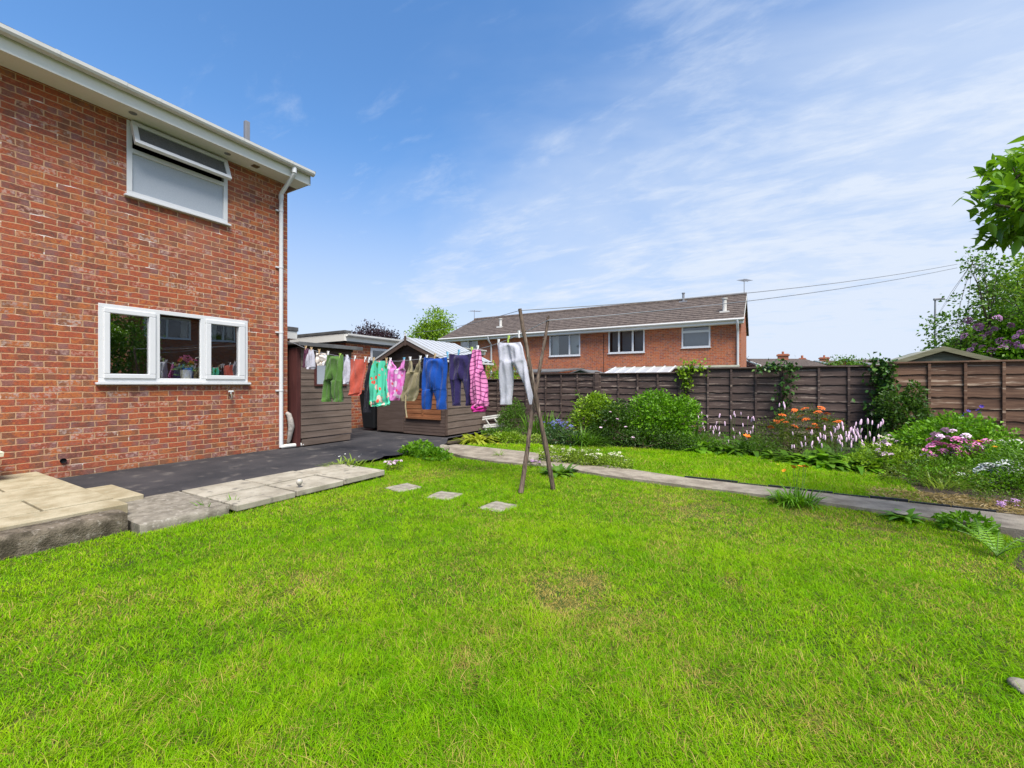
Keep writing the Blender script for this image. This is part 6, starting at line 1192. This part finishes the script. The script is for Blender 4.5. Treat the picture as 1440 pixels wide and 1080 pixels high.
SPOTS = [(G(800, 822, -.05), .20, .55), (G(770, 825, -.05), .12, .6), (G(830, 815, -.05), .12, .65), (G(785, 850, -.05), .11, .6), (G(875, 885, -.05), .10, .5), (G(682, 893, -.05), .09, .5), (G(1035, 822, -.05), .12, .4), (G(810, 912, -.05), .06, .5), (G(665, 920, -.05), .16, .35), (G(870, 870, -.05), .18, .3), (G(1130, 1005, -.05), .10, .4), (G(990, 950, -.05), .10, .3),
         (G(380, 835, -.05), .30, .28), (G(150, 850, -.05), .3, .22), (G(440, 790, -.05), .35, .25), (G(905, 700, -.05), .5, .35), (G(1000, 718, -.05), .5, .4), (G(1180, 735, -.05), .35, .5), (G(1250, 745, -.05), .25, .45), (G(600, 665, -.05), .4, .3), (G(700, 740, -.05), .3, .25), (G(1390, 800, -.05), .3, .35), (G(1330, 850, -.05), .3, .3), (G(950, 775, -.05), .25, .35), (G(560, 905, -.05), .22, .22), (G(1270, 690, -.05), .25, .6), (G(1200, 685, -.05), .3, .3), (G(330, 960, -.05), .2, .2)]
def grass():
    rg = np.random.default_rng(77); VV = []; FF = []; DD = []; AA = []; base = 0
    rings = [(0, 2.3, 34000, .0026, .034, 3), (2.3, 3.8, 20000, .0034, .031, 3), (3.8, 6.0, 12000, .0048, .032, 2), (6.0, 8.2, 7000, .0068, .037, 2), (8.2, 12, 4000, .010, .044, 2)]
    for r0, r1, dens, w, hgt, seg in rings:
        lo, hi = np.array([-5.2, -3.0]), np.array([2.0, 8.2]); n = int((hi-lo).prod()*dens); P = lo+rg.random((n, 2))*(hi-lo)
        d = np.hypot(P[:, 0], P[:, 1]); P = P[(d >= r0) & (d < r1)]
        px, py, Y = proj(np.column_stack([P, np.full(len(P), -.05)])); k = ((Y > .2) & (px > -260) & (px < 1700) & (py < 1450)); P = P[k]
        up_ = inpoly(P, UPPER); P = P[inpoly(P, LAWN) | up_]; n = len(P); up_ = inpoly(P, UPPER)
        stn = np.zeros(n, bool)
        for sx_, sy_ in ((567, 682.5), (624, 694), (701, 709)): c = G(sx_, sy_, -.03); stn |= (np.abs(P[:, 0]-c[0]) < .13) & (np.abs(P[:, 1]-c[1]) < .13)
        P = P[~stn]; up_ = up_[~stn]; n = len(P)
        tall = vnoise(P+50, 3.1, 31); patch = vnoise(P+50, .9, 32); dirn = vnoise(P+50, 6.5, 33)*6.283*2+rg.uniform(-2.6, 2.6, n)
        dry = .04+.24*np.clip(vnoise(P+50, 3.6, 39)*2-1.05, 0, 1)*np.clip(vnoise(P+50, .8, 40)*2-.6, 0, 1)+.20*np.clip(vnoise(P+50, 1.6, 34)*1.6-.75, 0, 1)+.13*np.clip(vnoise(P+50, 4.5, 35)*1.6-.8, 0, 1)
        for c, rad, a in SPOTS: dd = ((P[:, 0]-c[0])**2+(P[:, 1]-c[1])**2)/rad**2; dry += a*.8*np.exp(-dd*1.0)*np.clip(vnoise(P+50, 11., 36)*2.2-.35, 0, 1.5)
        L = hgt*(.62+.55*tall*patch+.30*vnoise(P+50, 14., 38)+.45*rg.random(n))*(1+.75*(rg.random(n) < .05)); L *= np.where(up_, 1.3, 1.0); L *= np.clip(1.15-dry, .45, 1)
        # longer wisps near the viewer's feet and at the edges
        near = np.exp(-((P[:, 1]-1.3)**2+(P[:, 0]+.5)**2)/.7); L *= .90+.25*near*patch
        lean = rg.uniform(.35, 1.7, n); h = np.stack([np.cos(dirn), np.sin(dirn), np.zeros(n)], 1); a2 = dirn+1.57+rg.normal(size=n)*.6; s = np.stack([np.cos(a2), np.sin(a2), np.zeros(n)], 1)
        b = np.column_stack([P, lawn_z(P[:, 0], P[:, 1])-.004]); ww = (w*rg.uniform(.6, 1.25, n))[:, None]; rows = []; ts = np.linspace(0, 1, seg+1); al = []
        for x in ts[:-1]:
            c = b+h*(L*lean*x*x*.8)[:, None]+np.array([0, 0, 1.0])*(L*(x-.30*lean*x*x))[:, None]; wx = ww*(1-.45*x)*.5; rows += [c+s*wx, c-s*wx]; al += [x, x]
        rows.append(b+h*(L*lean*.8)[:, None]+np.array([0, 0, 1.0])*(L*(1-.30*lean))[:, None]); al.append(1.0)
        m = len(rows); V = np.stack(rows, 1).reshape(-1, 3); i = base+np.arange(n)[:, None]*m; F = []
        for k2 in range(seg-1): F += [i+np.array([2*k2, 2*k2+1, 2*k2+3]), i+np.array([2*k2, 2*k2+3, 2*k2+2])]
        F.append(i+np.array([m-3, m-2, m-1])); VV.append(V); FF.append(np.stack(F, 1).reshape(-1, 3)); DD.append(np.repeat(dry, m)); AA.append(np.tile(al, n)); base += n*m
    print('grass verts', base); tag(npmesh('grass', np.concatenate(VV), np.concatenate(FF), 'grass', None, False, {'dry': np.concatenate(DD), 'along': np.concatenate(AA)}), kind='stuff')
grass()
# ---------------------------------------------------------------- sky, sun, camera
SUN = Vector((.40, -.36, .90)).normalized(); EL = math.asin(SUN.z); AZ = math.atan2(SUN.x, SUN.y)
w = bpy.data.worlds.new('World'); S.world = w; w.use_nodes = True; t = w.node_tree; t.nodes.clear()
sky = nd(t, 'TexSky', sky_type='NISHITA', sun_disc=False, sun_elevation=EL, sun_rotation=AZ, altitude=80.0, air_density=1.0, dust_density=0.6, ozone_density=2.5)
dirv = nd(t, 'TexCoord').outputs['Generated']; sx = nd(t, 'SeparateXYZ', {0: dirv}); z = sx.outputs[2]
# thin high cloud on a flat layer (direction / height), thicker towards the right of the garden
den = math_(t, 'ADD', math_(t, 'MAXIMUM', z, 0.0), .16)
pu = math_(t, 'DIVIDE', sx.outputs[0], den); pv = math_(t, 'DIVIDE', sx.outputs[1], den); lay = nd(t, 'CombineXYZ', {0: pu, 1: pv, 2: .0}).outputs[0]
wisp = noise(t, mapping(t, lay, (.8, 1.7, 1), (0, 0, R(-24))), 2.1, 8, .62, .7)
soft = noise(t, mapping(t, lay, (.7, 1.0, 1), (0, 0, R(-20))), .85, 6, .55, .5)
fine = noise(t, mapping(t, lay, (1.3, 3.0, 1), (0, 0, R(-30))), 4.2, 7, .66, .4)
side = nd(t, 'VectorMath', {0: dirv, 1: (.80, .60, .0)}, operation='DOT_PRODUCT').outputs['Value']
cov = math_(t, 'ADD', math_(t, 'MULTIPLY', side, .31), math_(t, 'MULTIPLY', math_(t, 'SUBTRACT', .50, z), .68))
a1 = sstep(t, math_(t, 'ADD', math_(t, 'MULTIPLY', soft, .8), cov), .30, .80)
a2 = sstep(t, math_(t, 'ADD', math_(t, 'ADD', math_(t, 'MULTIPLY', wisp, .66), math_(t, 'MULTIPLY', fine, .34)), math_(t, 'MULTIPLY', cov, .30)), .495, .73)
cloud = math_(t, 'ADD', math_(t, 'MULTIPLY', a1, .80), math_(t, 'MULTIPLY', a2, .36), clamp=True)
cloud = math_(t, 'MAXIMUM', cloud, math_(t, 'MULTIPLY', sstep(t, z, .50, .0), .90))
base = nd(t, 'HueSaturation', {'Color': sky.outputs[0], 'Saturation': 1.20, 'Value': SKYV}).outputs[0]
base = mix(t, 1.0, base, mix(t, sstep(t, z, .05, .5), (.50, .55, .66), (1, 1, 1)), 'MULTIPLY')   # less glare low down
col = mix(t, cloud, base, CLOUDC)
t.links.new(nd(t, 'Background', {0: col, 1: SKYS}).outputs[0], nd(t, 'OutputWorld').inputs[0])
l = bpy.data.lights.new('sun', 'SUN'); l.energy = SUNE; l.angle = R(30); l.color = (1, .955, .88); lo = bpy.data.objects.new('sun', l); COL.objects.link(lo); lo.rotation_euler = (-SUN).to_track_quat('-Z', 'Y').to_euler()
cam = bpy.data.cameras.new('camera'); cam.sensor_width = 36; cam.lens = 15.0; cam.clip_start = .05; cam.clip_end = 2000; co = bpy.data.objects.new('camera', cam); COL.objects.link(co)
co.location = (0, 0, H); co.rotation_euler = (R(90), 0, math.atan2(SA, CA)); S.camera = co
S.view_settings.view_transform = 'Standard'; S.view_settings.look = 'None'; S.view_settings.exposure = EXPO; S.view_settings.gamma = 1.0
S.cycles.use_denoising = True; S.cycles.max_bounces = 8; S.cycles.transparent_max_bounces = 12; S.cycles.sample_clamp_indirect = 6.0
try: S.cycles.denoiser = 'OPENIMAGEDENOISE'; S.cycles.denoising_input_passes = 'RGB_ALBEDO_NORMAL'
except Exception: pass
